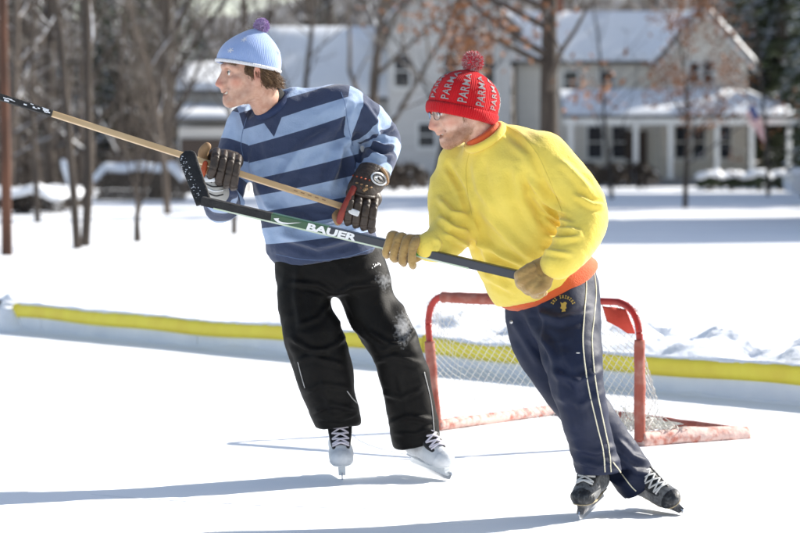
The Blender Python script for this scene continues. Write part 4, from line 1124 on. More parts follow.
# teeth
T = MB()
for i in range(8):
    a = (i-3.5)*.15; T.box((.064+.0235*math.cos(a), .026*math.sin(a)*1.0, -.0765), (.003, .0021, .0048), None, .0012)
mk('teeth', toworld(T.arr()*S1, A1, C1), T.f, M('teeth', (.75, .72, .64), rough=.25), b1)
# hair below the hat
rg = random.Random(5); H = MB()
for i in range(1500):
    s = 1 if rg.random() < .75 else -1; t = rg.random()
    if t < .30:                                           # sideburn and temple in front of the ear
        p = np.array([rg.uniform(-.004, .026), s*.0765, rg.uniform(.020, .040)]); d = np.array([rg.uniform(-.008, .002), s*.001, -rg.uniform(.018, .055)*(1-max(0, p[0])*22)-.012])
        p[1] = s*(.0775-max(0, p[0]-.01)*.30)
    elif t < .62:                                         # over and behind the ear
        p = np.array([rg.uniform(-.075, -.018), s*.074, rg.uniform(-.005, .02)]); p[1] = s*.080*math.sqrt(max(.05, 1-((p[0]+.015)/.105)**2)); d = np.array([-rg.uniform(.008, .026), s*rg.uniform(.004, .014), -rg.uniform(.03, .062)])
    else:                                                 # nape
        a = rg.uniform(0, 1.35)*s; p = np.array([-.015-.100*math.cos(a), .078*math.sin(a), rg.uniform(-.03, .0)]); d = np.array([-rg.uniform(-.004, .024)*math.cos(a), .012*math.sin(a), -rg.uniform(.030, .055)])
    j = np.array([rg.gauss(0, .003), rg.gauss(0, .002), 0])
    H.tube(crom([p, p+d*.45+j, p+d*.8+j*2, p+d+j*2+np.array([-.006, 0, .006])], 3), [.0013]*4+[.0012]*3+[.0009]*2+[.0003], 3, False)
mk('hair', toworld(H.arr()*S1, A1, C1), H.f, m_hair, b1)
hc = MB(); vv = Vol((-.14, -.11, -.08), (.05, .11, .06), .004)
vv.ball((-.018, 0, .010), (.102, .0795, .062), .01); cut(vv, (.030, 0, 0), (1, 0, .0), .3); V, Q = vv.mesh(1)
mk('hair_base', toworld(V*S1, A1, C1), Q, m_hair, b1)
# hat
m_hat1 = knit(M('pale_blue_knit', (.27, .38, .66), (.32, .43, .70), rough=.9, nscale=20, bump=.35, bscale=300, bdist=.003, sheen=.5), 95, .3, .0018)
m_hat1w = knit(M('white_knit', (.74, .74, .78), rough=.9, sheen=.4, bump=.3, bscale=250), 95, .5, .0025)
h1o, sf1 = hat(p1, A1, C1, S1, (.110, .040), (-.118, -.012), (-.052, .158), .0905, [(0, 1.0), (.12, 1.02), (.3, .99), (.5, .885), (.68, .70), (.84, .46), (.94, .27), (1, .10)], m_hat1, folds_=.05, seed=1)
band(h1o, sf1, -.0, .085, .003, m_hat1w, 'white_trim', puff=.003)
m_pp = M('lilac_yarn', (.42, .30, .52), (.50, .38, .60), rough=.95, sheen=.5); m_pp2 = M('violet_yarn', (.34, .22, .44), rough=.95, sheen=.5)
pompom(h1o, sf1(0, 1, 0)*.5+sf1(math.pi, 1, 0)*.5+np.array([.014, 0, .012]), .033, [m_pp, m_pp2], 2)
# woven snowflakes on the hat
for k, (th, v0) in enumerate([(.62, .30), (.9, .62), (-.55, .38), (2.5, .50), (3.4, .36), (4.4, .34)]):
    F_ = MB(); sz = .012
    for a in range(6):
        an = a*math.pi/3
        def q(r, w): return (r*math.cos(an)-w*math.sin(an), r*math.sin(an)+w*math.cos(an))
        pts = [sf1(th+x_/.098, v0+y_/.165, .0032) for x_, y_ in (q(.001, -.0016), q(sz, -.0014), q(sz, .0014), q(.001, .0016))]
        F_.add(pts, [(0, 1, 2, 3)])
    F_.build('snowflake_motif', m_hat1w, h1o)
# sweater
v = volfor(RA1+LA1+[P(327, 262, 11.03), P(274, 98, 11.0)], .22, .0062)
W1 = unit((-.16, 0, .985)); U1 = unit((.94, -.34, 0))
rows1 = [(P(327, 259, 11.04), .212, .155), (P(324, 250, 11.04), .222, .166), (P(319, 235, 11.03), .222, .168), (P(311, 208, 11.02), .208, .155), (P(303, 180, 11.01), .208, .150), (P(297, 150, 11.01), .205, .145), (P(289, 126, 11.01), .178, .125), (P(281, 110, 11.01), .118, .098), (P(277, 102, 11.0), .085, .085), (P(275, 95, 10.99), .078, .078)]
loftW(v, rows1, U1, W1)
v.chain(list(zip(RA1, (.080, .076, .070, .064, .052))), .045)
v.chain(list(zip(LA1, (.092, .086, .074, .068, .054))), .05)
v.cone(P(288, 112, 11.0), P(340, 109, 10.98), .088, .092, .05); v.cone(P(280, 112, 11.0), P(250, 126, 11.05), .075, .078, .04)
v.cone(P(338, 140, 10.99), P(350, 194, 10.99), .075, .060, .04)
# neck opening
nb1 = K1; cut(v, K1, AX1, .115, .008); v.cone(K1-AX1*.05, K1+AX1*.05, .058, .062, .006, 's')
V, Q = v.mesh(2)
V = wrinkle(V, Q, .018, (6, 6, 9), 11); V = wrinkle(V, Q, .010, (12, 12, 20), 13, True, np.array([[.85, 0, .5], [0, 1, 0], [-.5, 0, .85]])); V = wrinkle(V, Q, .005, (26, 26, 30), 12)
V = folds(V, Q, [([(352, 128), (340, 150), (330, 185)], 4, 27), ([(345, 135), (352, 165), (356, 188)], 3, 24), ([(333, 128), (300, 150), (275, 190)], 5, 17), ([(250, 150), (262, 190), (280, 225)], 5, 17),
                 ([(285, 215), (320, 228), (362, 222)], 4, 20), ([(280, 235), (318, 246), (370, 232)], 4, 24), ([(300, 198), (335, 205), (360, 200)], 4, 17), ([(268, 205), (290, 218), (312, 216)], 4, 15),
                 ([(362, 102), (376, 122), (378, 138)], 3, 15), ([(368, 140), (384, 148), (396, 146)], 2.6, 20), ([(366, 150), (380, 158), (394, 156)], 2.6, 17), ([(370, 130), (384, 132), (395, 126)], 2.6, 15),
                 ([(236, 150), (228, 180), (216, 200)], 3, 15), ([(232, 190), (240, 200), (246, 215)], 3, 17), ([(350, 105), (344, 125), (347, 140)], 2.5, -14)])
V = relax(V, Q, 1, .4)
sR, dR = arcparam(V, RA1); sL, dL = arcparam(V, LA1)
po = np.stack([400+V[:, 0]/11*FPX, HOR+(CH-V[:, 2])/11*FPX], 1)
yq = po[:, 1]+np.interp(po[:, 1], [110, 255], [.30, .10])*(po[:, 0]-np.interp(po[:, 1], [110, 255], [280, 327]))
sd = (177.8-yq)/34.2; sd = np.maximum(sd, -2.1)
def radat(s, pts, rr):
    L = np.concatenate([[0], np.cumsum(np.linalg.norm(np.diff(np.array(pts), axis=0), axis=1))]); return np.interp(s, L, rr)
selR = np.minimum((V-P(243, 130, 11.05))@unit((-.93, -.1, -.25)), radat(sR, RA1, (.088, .084, .078, .074, .07))+.035-dR)
selL = np.minimum((V-P(346, 118, 10.95))@unit((.96, 0, -.12)), radat(sL, LA1, (.13, .10, .084, .078, .066))+.014-dL)
# sleeve where clearly past the armhole
# V-shaped inset below the collar
pp = topx(V); tri = [np.array(q, float) for q in ((256, 112), (287, 104), (274, 137))]
def tsd(p):
    o = np.full(len(p), 1e9)
    for i in range(3):
        a, b = tri[i], tri[(i+1) % 3]; n2 = np.array([-(b-a)[1], (b-a)[0]]); n2 /= np.linalg.norm(n2); o = np.minimum(o, (p-a)@n2)
    return o
o1 = tsd(pp); o1 = np.where(vnorm(V, Q)[:, 1] < .1, o1, -20)
colr_ring = np.linalg.norm((V-nb1-np.array([-.008, -.0, .0]))*np.array([1, 1, .8]), axis=1)
m_sw = M('sky_blue_cotton', (.27, .365, .535), (.31, .405, .58), rough=.9, nscale=14, bump=.45, bscale=150, bdist=.004, sheen=.2)
nt, bb, src = base_in(m_sw)
def attn(n_):
    q_ = nt.nodes.new('ShaderNodeAttribute'); q_.attribute_name = n_; return q_.outputs['Fac']
def pick(sel, a_, b_):
    g_ = nt.nodes.new('ShaderNodeMath'); g_.operation = 'GREATER_THAN'; nt.links.new(attn(sel), g_.inputs[0]); g_.inputs[1].default_value = 0
    m_ = nt.nodes.new('ShaderNodeMix'); m_.data_type = 'FLOAT'; nt.links.new(g_.outputs[0], m_.inputs[0]); nt.links.new(a_, m_.inputs[2]); nt.links.new(b_, m_.inputs[3]); return m_.outputs[0]
stripe_out = pick('selL', pick('selR', attn('st_t'), attn('st_r')), attn('st_l'))
fr = nt.nodes.new('ShaderNodeMath'); fr.operation = 'ADD'; nt.links.new(stripe_out, fr.inputs[0]); fr.inputs[1].default_value = 100.25
fm = nt.nodes.new('ShaderNodeMath'); fm.operation = 'FRACT'; nt.links.new(fr.outputs[0], fm.inputs[0])
lt = nt.nodes.new('ShaderNodeMath'); lt.operation = 'LESS_THAN'; nt.links.new(fm.outputs[0], lt.inputs[0]); lt.inputs[1].default_value = .5
mx = nt.nodes.new('ShaderNodeMix'); mx.data_type = 'RGBA'; nt.links.new(lt.outputs[0], mx.inputs[0]); nt.links.new(src, mx.inputs[6]); mx.inputs[7].default_value = (.030, .044, .095, 1)
nt.links.new(mx.outputs[2], bb.inputs['Base Color'])
overlay(m_sw, 'inset', (.030, .044, .095), -.15, .15)
sm_ = lambda q_, n_=8: relax(np.stack([q_, q_, q_], 1), Q, n_)[:, 0]
sL, sR, selL, selR = sm_(sL, 14), sm_(sR, 14), sm_(selL, 4), sm_(selR, 4)
sw1 = mk('striped_sweater', V, Q, m_sw, p1, True, dict(inset=o1, st_t=sd, st_r=1.75-sR/.155, st_l=(sL-.10)/.130, selL=selL, selR=selR))
bs1 = bvh_of(sw1); m_seam = M('seam_thread', (.12, .18, .32), rough=.9)
for ln in ([(341, 92), (345, 104), (347, 118), (350, 134), (353, 146)], [(247, 117), (243, 130), (241, 144), (243, 156)], [(276, 254), (300, 259), (325, 260), (350, 256), (374, 248)]):
    MB().tube(on_surface(bs1, ln, .0002), .0013, 5).build('seam', m_seam, sw1, True)
m_navy = M('navy_rib', (.020, .034, .090), (.028, .045, .11), rough=.9, nscale=30, bump=.4, bscale=200)
def ring(name, c, ax, r, rt, mat, parent, sq=1.0, h=1):
    f = unit(ax); a = unit(np.cross(f, [0, 1, .1])); b = np.cross(f, a); pts = [np.asarray(c)+r*(math.cos(t)*a+sq*math.sin(t)*b) for t in np.linspace(0, 2*math.pi, 41)]
    return MB().tube(pts, rt, 8, False).build(name, mat, parent, True)
ring('collar', K1-AX1*.009, AX1, .0705, .0175, m_navy, sw1, 1.05)
vv = volfor([nb1], .16, .005); sleeve(vv, K1+AX1*.014, AX1, .071, .0670, .052); a, b = vv.mesh(1)
a = wrinkle(a, b, .006, (20, 20, 60), 3)
mk('neck_gaiter', a, b, M('black_fleece', (.012, .012, .014), rough=.9, bump=.3, bscale=200), p1)
# trousers
v = volfor(RL1+LL1, .22, .0062)
loftW(v, [(P(328, 246, 11.05), .195, .14), (P(330, 262, 11.05), .212, .150), (P(333, 280, 11.05), .215, .150), (P(334, 292, 11.04), .150, .11)], (.96, -.28, 0), (0, 0, 1))
v.chain(list(zip(RL1, (.110, .107, .114, .108, .092))), .045); v.chain(list(zip(LL1, (.110, .106, .101, .097, .095))), .045)
cut(v, RL1[-1]+np.array([0, 0, .0]), unit((.10, 0, -1)), .16); cut(v, LL1[-1]+np.array([0, 0, .0]), unit((.22, 0, -1)), .16)
V, Q = v.mesh(2)
rt = np.array([[.8, 0, .6], [0, 1, 0], [-.6, 0, .8]]); V = wrinkle(V, Q, .024, (4.5, 4.5, 4.5), 21); V = wrinkle(V, Q, .007, (5, 5, 13), 22, True, rt); V = wrinkle(V, Q, .007, (5, 5, 13), 24, True, rt.T)
V = folds(V, Q, [([(334, 294), (318, 285), (290, 283)], 2.6, 9), ([(335, 296), (352, 286), (378, 284)], 2.6, 9), ([(335, 298), (348, 322), (368, 340)], 2.6, 9), ([(331, 302), (318, 318), (298, 326)], 2.6, 7),
                 ([(291, 338), (310, 350), (330, 352)], 2.6, 12), ([(348, 334), (335, 346), (316, 352)], 2.6, 9), ([(296, 362), (312, 356), (345, 366)], 2.6, 8), ([(305, 392), (322, 384), (350, 388)], 2.4, 7), ([(312, 412), (330, 404), (358, 410)], 2.4, 10), ([(318, 418), (340, 420), (356, 414)], 2.0, 7),
                 ([(366, 330), (385, 342), (402, 346)], 2.6, 10), ([(416, 328), (404, 342), (384, 350)], 2.6, 10), ([(374, 362), (394, 356), (420, 364)], 2.6, 8), ([(380, 392), (400, 398), (424, 388)], 2.4, 7), ([(388, 424), (408, 416), (432, 420)], 2.4, 10), ([(394, 434), (416, 434), (434, 426)], 2.0, 7),
                 ([(298, 268), (296, 296), (302, 330)], 3.5, 8), ([(322, 372), (326, 395), (334, 415)], 3, 6), ([(398, 372), (404, 398), (410, 425)], 3, 6)])
V = relax(V, Q, 1, .35)
px1 = topx(V); scuff = np.exp(-(((px1-np.array([403, 328]))/np.array([9, 17]))**2).sum(1))+.7*np.exp(-(((px1-np.array([384, 280]))/np.array([11, 10]))**2).sum(1))
scuff *= vnorm(V, Q)[:, 1] < .2
m_tr1 = M('black_nylon', (.0055, .005, .005), (.009, .0085, .008), rough=.6, nscale=10, bump=.3, bscale=120, bdist=.003, spec=.12)
overlay(m_tr1, 'scuff', (.45, .46, .48), .35, 1.15, .62, (70, 1.5))
tr1 = mk('snow_trousers', V, Q, m_tr1, p1, True, dict(scuff=scuff))
bt1 = bvh_of(tr1)
m_zip = M('pale_zip', (.42, .42, .42), rough=.4, metal=.3)
for ln in ([(298, 362), (301, 374), (305, 388)], [(347, 391), (352, 398), (357, 403)], [(424, 372), (431, 402), (434, 432)]):
    MB().tube(on_surface(bt1, ln, .001), .0022, 5).build('zip', m_zip, tr1, True)
m_wh = M('white_print', (.78, .78, .78), rough=.6)
def stitch(parent, bvh, cx, cy, w, h, n, mat, name, seed, tilt=0.0):
    rg = random.Random(seed); B = MB()
    for i in range(n):
        x = cx-w/2+w*(i+.5)/n; y = cy+tilt*(x-cx)
        for k in range(2):
            ys = y-h/2+h*rg.random(); pts = [hit(bvh, x+dx, ys+dy, .0022)[0] for dx, dy in ((-w/n*.35, -h*.18), (w/n*.35, -h*.18), (w/n*.35, h*.18), (-w/n*.35, h*.18))]
            B.add(pts, [(0, 1, 2, 3)])
    return B.build(name, mat, parent)
stitch(tr1, bt1, 376, 265, 9, 3.2, 8, m_wh, 'stitched_mark', 2, -.35)
# skates
m_bw = M('white_skate_leather', (.70, .72, .75), (.58, .60, .63), rough=.45, nscale=25, bump=.2, bscale=80); m_bk = M('black_skate_trim', (.014, .014, .016), rough=.5, bump=.2, bscale=90)
m_lace = M('white_lace', (.70, .66, .74), rough=.9, bump=.3, bscale=400); m_hw = M('white_holder', (.74, .76, .78), rough=.35)
skate(p1, (.04, -1, -.10), (-.04, -.05, 1), (G(341.5, 478)[0], 11.05, 0), m_bw, m_bw, m_bk, m_lace, m_hw, m_steel, m_bk)
skate(p1, (.50, -.86, -.10), (-.26, -.04, 1), (G(430.5, 478)[0], 11.05, 0), m_bw, m_bw, m_bk, m_lace, m_hw, m_steel, m_bk)

# ------------------------------------------------------------------ hockey gloves of the striped skater
m_gl = M('dark_brown_glove', (.026, .018, .014), (.045, .030, .022), rough=.5, nscale=30, bump=.3, bscale=90, spec=.45)
m_glo = M('orange_leather', (.38, .07, .02), (.36, .05, .015), rough=.55, nscale=20, bump=.2); m_glr = M('red_leather', (.26, .035, .022), (.19, .025, .018), rough=.5, nscale=25, bump=.2)
m_glt = M('tan_palm_leather', (.32, .20, .10), (.24, .14, .07), rough=.7, nscale=20, bump=.2); m_glg = M('grey_mesh', (.34, .34, .33), rough=.8, bump=.3, bscale=200)
def rolls(parent, fingers, r, mat, name='finger', gap=.94):
    """padded finger: one rounded roll per bone"""
    for f in fingers:
        v = volfor(f, r*2.2, .003)
        for a, b in zip(f[:-1], f[1:]):
            d = b-a; c = (a+b)/2; x = unit(d); y = unit(np.cross(x, [.95, .1, .3])); z = np.cross(x, y)
            v.rbox(c, (np.linalg.norm(d)/2*gap+r*.30, r*.82, r*.95), r*.62, .0015, ax=np.array([x, y, z]))
        a_, b_ = v.mesh(1); mk(name, a_, b_, mat, parent)
def part(parent, name, mat, fn, pts, m=.09, h=.0035, sm=1, wr=None):
    v = volfor(pts, m, h); fn(v); a, b = v.mesh(sm)
    if wr: a = wrinkle(a, b, wr, (28, 28, 28), 7)
    return mk(name, a, b, mat, parent)
SB1, ST1 = P(374, 216.7, 10.815), P(-75, 73, 10.36)                 # butt end and far end of the wooden stick
def on1(px):
    lo, hi = 0., 1.
    for _ in range(40):
        m = (lo+hi)/2; q = SB1+(ST1-SB1)*m
        if 400+q[0]/q[1]*FPX > px: lo = m
        else: hi = m
    return q
gR = None
c0 = on1(222); y0 = c0[1]
fing = []
for i, x in enumerate((213.5, 221.0, 228.5, 235.0)):
    q = on1(x); yy = q[1]; oy = 400; by = HOR+(CH-q[2])/q[1]*FPX
    fing.append([P(x+3, by-15, yy+.02), P(x+2, by-9, yy-.038), P(x, by+3, yy-.044), P(x-1.5-(3-i)*.5, by+13-(i == 0)*3, yy-.028), P(x-1.5, by+15.5-(i == 0)*3, yy+.004)])
def fn(v):
    v.chain([(P(215, 157, y0+.045), .032), (P(235, 161, y0+.05), .034)], .02); v.chain([(P(226, 163, y0+.05), .045), (P(223, 180, y0+.09), .046)], .03)
gR = part(p1, 'hockey_glove', m_gl, fn, [P(215, 157, y0), P(235, 185, y0+.1)])
rolls(gR, fing, .0175, m_gl)
part(gR, 'thumb', m_glt, lambda v: v.chain([(P(212, 174, y0+.045), .022), (P(204, 163, y0+.035), .021), (P(203.5, 152, y0+.014), .021), (P(207, 146.5, y0+.006), .017)], .01), [P(205, 145, y0), P(212, 178, y0)])
part(gR, 'palm_patch', m_glo, lambda v: v.chain([(P(205.5, 163, y0-.030), .010), (P(203.5, 171, y0-.034), .013), (P(202, 176, y0-.028), .010)], .006, sq=((0, 1, 0), .6)), [P(203, 168, y0)])
part(gR, 'white_patch', m_bw, lambda v: v.rbox(P(210, 179.5, y0-.024), (.022, .012, .010), .006), [P(210, 180, y0)])
cuf = part(gR, 'cuff', m_glg, lambda v: v.chain([(P(212, 181, y0+.01), .034), (P(214, 189, y0+.02), .036), (P(218, 193, y0+.06), .045)], .01), [P(214, 190, y0+.03)])
bc = bvh_of(cuf)
for k in range(3):
    ln = [(202+k*1.5, 181+k*5), (212+k*1.5, 186.5+k*4.6), (223, 186+k*4.2)]
    MB().tube(on_surface(bc, ln, .0006), .0032, 5).build('cuff_stripe', m_bk if k != 1 else m_bw, cuf, True)
# upper hand of the wooden stick
fing = []; y1 = on1(358)[1]
for i, x in enumerate((348.0, 356.0, 364.0, 371.5)):
    q = on1(x); yy = q[1]; by = HOR+(CH-q[2])/q[1]*FPX
    fing.append([P(x+3.5, by-16.5, yy+.0), P(x+2, by-8.5, yy-.045), P(x+.5, by+2, yy-.049), P(x-.5, by+11, yy-.032), P(x+.5, by+14.5, yy+.004)])
def fn(v):
    v.chain([(P(353, 194, y1+.02), .030), (P(374, 199, y1+.03), .032)], .02); v.chain([(P(365, 200, y1+.045), .045), (P(369, 186, y1+.07), .046)], .03)
gL = part(p1, 'hockey_glove', m_gl, fn, [P(350, 190, y1), P(378, 215, y1+.1)])
rolls(gL, fing, .0180, m_gl)
part(gL, 'thumb', m_glr, lambda v: v.chain([(P(353.5, 188.5, y1-.030), .013), (P(347.5, 201, y1-.060), .0135), (P(342, 213, y1-.058), .0145), (P(339.5, 221, y1-.045), .0135)], .006), [P(353, 188, y1), P(339, 222, y1)])
part(gL, 'fingertip', m_glt, lambda v: v.chain([(P(340, 212, y1+.03), .016), (P(336, 216, y1+.01), .017), (P(338, 222, y1-.012), .015)], .006), [P(336, 216, y1)])
def fn(v):
    v.chain([(P(362, 190, y1+.015), .060), (P(368, 182, y1+.045), .066), (P(374, 173, y1+.085), .068)], .01, sq=((0, 1, 0), .8)); cut(v, P(375.5, 170.5, y1+.095), (.30, .45, .85), .3, .006)
cuf = part(gL, 'cuff', m_gl, fn, [P(360, 195, y1), P(378, 168, y1+.1)], .12, .004)
bc = bvh_of(cuf)
MB().tube(on_surface(bc, [(349, 190), (358, 194), (370, 197), (381, 197)], .002), .008, 6).build('cuff_roll', m_gl, cuf, True)
MB().tube(on_surface(bc, [(381, 168.5), (385.5, 175), (387, 183), (385, 191), (381, 196)], .002), .0075, 7).build('cuff_flap', m_glt, cuf, True)
part(gL, 'cuff_flap', m_glt, lambda v: v.chain([(P(358, 173, y1+.03), .009), (P(366, 169.5, y1+.045), .010), (P(376, 167.5, y1+.06), .008)], .008), [P(363, 171, y1+.04)])
def disc(parent, bvh, cx, cy, rx, ry, mat, name, off, inner=0.0, n=24, rot=0.0):
    V = []; Fc = []
    c_, s_ = math.cos(rot), math.sin(rot)
    for r in ((inner, 1.0) if inner else (0.001, 1.0)):
        for j in range(n):
            a = 2*math.pi*j/n; x, y = rx*r*math.cos(a), ry*r*math.sin(a); V.append(hit(bvh, cx+x*c_-y*s_, cy+x*s_+y*c_, off)[0])
    Fc = [(j, (j+1) % n, n+(j+1) % n, n+j) for j in range(n)]
    o = mk(name, V, Fc, mat, parent); o.modifiers.new('s', 'SOLIDIFY').thickness = .0015
    return o
disc(cuf, bc, 378.5, 179, 8.2, 6.2, m_bw, 'round_badge', .004, rot=.45)
disc(cuf, bc, 378.5, 179, 6.4, 4.7, m_bk, 'badge_ring', .0055, .72, rot=.45)
disc(cuf, bc, 379.5, 179.5, 3.0, 1.6, m_bk, 'badge_mark', .0058, rot=.7)
for k in range(6): disc(cuf, bc, 353+k*4.1, 175.5+k*1.2, 1.0, .8, m_glo, 'stitch_dot', .0025, n=8)
for k in range(4): disc(cuf, bc, 357+k*4.6, 183+k*1.5, 1.5, .8, m_glt, 'stitched_letter', .0025, n=8)
q = on1(354); part(gL, 'white_patch', m_bw, lambda v: v.rbox(P(353.5, 212, q[1]-.061), (.024, .006, .012), .005, ax=frame_of((.93, 0, -.36))), [P(354, 212, q[1]-.06)], .06, .0025)
# ================================================================== person in the yellow sweatshirt
p2 = empty('person', (G(610, 517)[0], 9.87, 0), 'skater in yellow sweatshirt and red pompom hat leaning over a dark stick', 'person')
sk2 = skin_mat('skin_ruddy', (.67, .44, .34), (.54, .30, .22), (.58, .20, .14), (.52, .22, .18), (.30, .13, .06), .65)
C2 = P(459, 106, 9.68); A2 = frame_of((-.905, -.30, -.27)); S2 = 1.045
NE2 = P(490, 146, 9.73); K2 = P(484, 135.5, 9.695); AX2 = unit((-.52, -.28, .80))
hv, hq, ha = head_mesh(A2, C2, S2, mouth=.0085, smile=.3, neck_end=NE2)
hw = toworld(hv, A2, C2)
nk2 = NE2
RA2 = [P(460, 166, 9.86), P(451, 198, 9.82), P(452, 230, 9.72), P(441, 243, 9.67), P(428, 246.5, 9.63)]
LA2 = [P(541, 162, 9.64), P(571, 188, 9.60), P(585, 217, 9.56), P(574, 245, 9.50), P(557, 263.5, 9.46)]
LL2 = [P(564, 303, 9.82), P(569, 338, 9.70), P(577, 386, 9.62), P(589, 432, 9.70), P(599, 472, 9.80)]
RL2 = [P(536, 308, 9.93), P(540, 338, 9.88), P(567, 386, 9.84), P(605, 438, 9.92), P(641, 487, 9.98)]
core = core_body([[(nk2, .05), (P(503, 185, 9.74), .10), (P(545, 275, 9.84), .11)]]+[[(p, r) for p, r in zip(ch, rr)] for ch, rr in ((RA2, (.05, .045, .04, .035, .03)), (LA2, (.05, .045, .04, .035, .03)), (RL2[:4], (.08, .07, .055, .05)), (LL2[:4], (.08, .07, .055, .05)))])
bv, bq = join_meshes((hw, hq), core); nb_ = len(core[0])
b2 = mk('body', bv, bq, sk2, p2, True, {k: np.concatenate([a, np.zeros(nb_)]) for k, a in ha.items()})
eyes(b2, A2, C2, S2, (.12, .16, .2))
m_hair2 = M('sandy_hair', (.30, .16, .07), (.22, .11, .05), rough=.6, nscale=60)
brows(b2, A2, C2, S2, m_hair2, 5)
T = MB()
for i in range(8):
    a = (i-3.5)*.15; T.box((.064+.0225*math.cos(a), .026*math.sin(a), -.0745), (.003, .0021, .0045), None, .0012)
mk('teeth', toworld(T.arr()*S2, A2, C2), T.f, M('teeth_warm', (.72, .69, .62), rough=.25), b2)
# short beard stubble: tiny hairs along the jaw
rg = random.Random(9); H = MB(); bvh2 = BVHTree.FromPolygons([Vector(q) for q in hv], [tuple(q) for q in hq.tolist()])
for i in range(2000):
    s = rg.choice((-1, 1, 1)); t = rg.random()
    p = np.array([-.004+.085*t+rg.gauss(0, .006), s*(.066-.055*t**1.6), -.062-.046*t**.7+rg.gauss(0, .014)])*S2
    loc, n_, _, _ = bvh2.find_nearest(Vector(p))
    if loc is None: continue
    d = np.array(n_)*.003+np.array([rg.gauss(0, .001), 0, -.003]); loc = np.array(loc)
    H.tube([loc-np.array(n_)*.001, loc+d*.7], [.00028, .00015], 3, False)
mk('stubble', toworld(H.arr(), A2, C2), H.f, m_hair2, b2)
H = MB()
for i in range(24):
    s = 1 if rg.random() < .7 else -1; p = np.array([rg.uniform(.0, .026), s*.0765, rg.uniform(-.04, -.03)]); p[1] = s*(.073-max(0, p[0]-.005)*.35)
    d = np.array([rg.uniform(-.004, .006), s*.001, -rg.uniform(.012, .026)]); H.tube([p, p+d*.5, p+d], [.0008, .0007, .0003], 3, False)
mk('sideburn', toworld(H.arr()*S2, A2, C2), H.f, m_hair2, b2)
# glasses
m_wire = M('glasses_wire', (.25, .24, .24), rough=.25, metal=1.0); m_lens = M('lens', (.9, .93, .95), rough=.02, trans=1.0, spec=.5)
gl = None
W2 = lambda X: toworld(np.asarray(X, float)*S2, A2, C2)
G_ = MB()
for s in (-1, 1):
    rim = [(.103-.018*abs(math.cos(t)*.45+.3)*(.5 if s*math.cos(t)*s > 0 else .3), s*(.034+.024*math.cos(t)), -.006+.0165*math.sin(t)) for t in np.linspace(0, 2*math.pi, 25)]
    G_.tube([W2(q) for q in rim], .0011*1.3, 6, False)
    G_.tube([W2(q) for q in ((.092, s*.058, -.001), (.070, s*.074, .000), (.030, s*.081, -.002), (-.015, s*.083, -.008))], .0014, 6)
G_.tube([W2(q) for q in ((.102, -.011, -.004), (.106, 0, -.001), (.102, .011, -.004))], .0014, 6)
gl = G_.build('glasses', m_wire, p2, True)
for s in (-1, 1):
    rim = [(.1025-.018*abs(math.cos(t)*.45+.3)*.4, s*(.034+.023*math.cos(t)), -.006+.0158*math.sin(t)) for t in np.linspace(0, 2*math.pi, 24, False)]
    mk('lens', [W2(q) for q in rim], [tuple(range(24))], m_lens, gl, False)
# red hat
m_hat2 = knit(M('red_knit', (.50, .006, .012), (.58, .010, .016), rough=.9, nscale=25, bump=.35, bscale=300, bdist=.003, sheen=.08, spec=.2), 95, .6, .0028)
h2o, sf2 = hat(p2, A2, C2, S2, (.106, .008), (-.092, -.098), (-.078, .106), .095, [(0, 1.0), (.15, 1.04), (.32, 1.05), (.52, 1.01), (.70, .89), (.84, .67), (.94, .40), (1, .12)], m_hat2, rf_add=.006, folds_=.03, seed=3)
band(h2o, sf2, 0.0, .225, .0035, m_hat2, 'folded_cuff', puff=.004)
m_y1 = M('red_yarn', (.52, .04, .06), rough=.95, sheen=.4); m_y2 = M('rose_grey_yarn', (.52, .30, .30), rough=.95, sheen=.4)
pc2 = sf2(0, 1, 0)*.5+sf2(math.pi, 1, 0)*.5
pompom(h2o, pc2+np.array([.004, 0, .030]), .040, [m_y1, m_y2], 4)
# the knitted word repeated up the hat
tv, tf, asp = text2d('PARMA', .012, 1.12); m_gy = knit(M('grey_yarn', (.36, .33, .33), (.30, .27, .27), rough=.95, nscale=60, bump=.4, bscale=300), 95, .4, .002)
ncol = 12
for k in range(ncol):
    th0 = 2*math.pi*(k+.35)/ncol
    V = []
    for x, y in tv:
        vv_ = .285+.60*x; wd = .027*(1-.42*x)
        V.append(sf2(th0+(.5-y)*wd/.10/max(.35, 1-.3*x), vv_, .0022))
    V = np.array(V)
    mk('knitted_word', V, tf, m_gy, h2o)
# sweatshirt
W2v = unit((-.42, -.20, .88)); U2 = unit((.74, -.67, 0)); NH = unit((-.44, -.24, .87))
v = volfor(RA2+LA2+[P(545, 310, 9.84), P(487, 130, 9.72)], .23, .0062)
rows2 = [(P(541, 284, 9.86), .180, .168), (P(538, 276, 9.85), .190, .176), (P(532, 262, 9.83), .196, .175), (P(521, 238, 9.80), .198, .165), (P(511, 212, 9.78), .204, .155), (P(502, 184, 9.75), .208, .148), (P(496, 160, 9.74), .182, .126), (P(490, 144, 9.73), .118, .100), (P(487, 136, 9.72), .080, .078), (P(485, 131, 9.72), .068, .068)]
loftW(v, rows2, U2, W2v)
v.chain(list(zip(RA2, (.088, .084, .078, .066, .050))), .05); v.chain(list(zip(LA2, (.100, .091, .082, .071, .056))), .055)
v.cone(P(520, 148, 9.72), P(541, 160, 9.66), .07, .085, .05)
nb2 = K2; cut(v, K2, AX2, .115, .008); v.cone(K2-AX2*.05, K2+AX2*.05, .058, .062, .006, 's')
cut(v, P(541, 287, 9.86), -NH, .30, .006) if False else None
V, Q = v.mesh(2)
V = wrinkle(V, Q, .012, (5, 5, 7), 31); V = wrinkle(V, Q, .005, (16, 16, 22), 32)
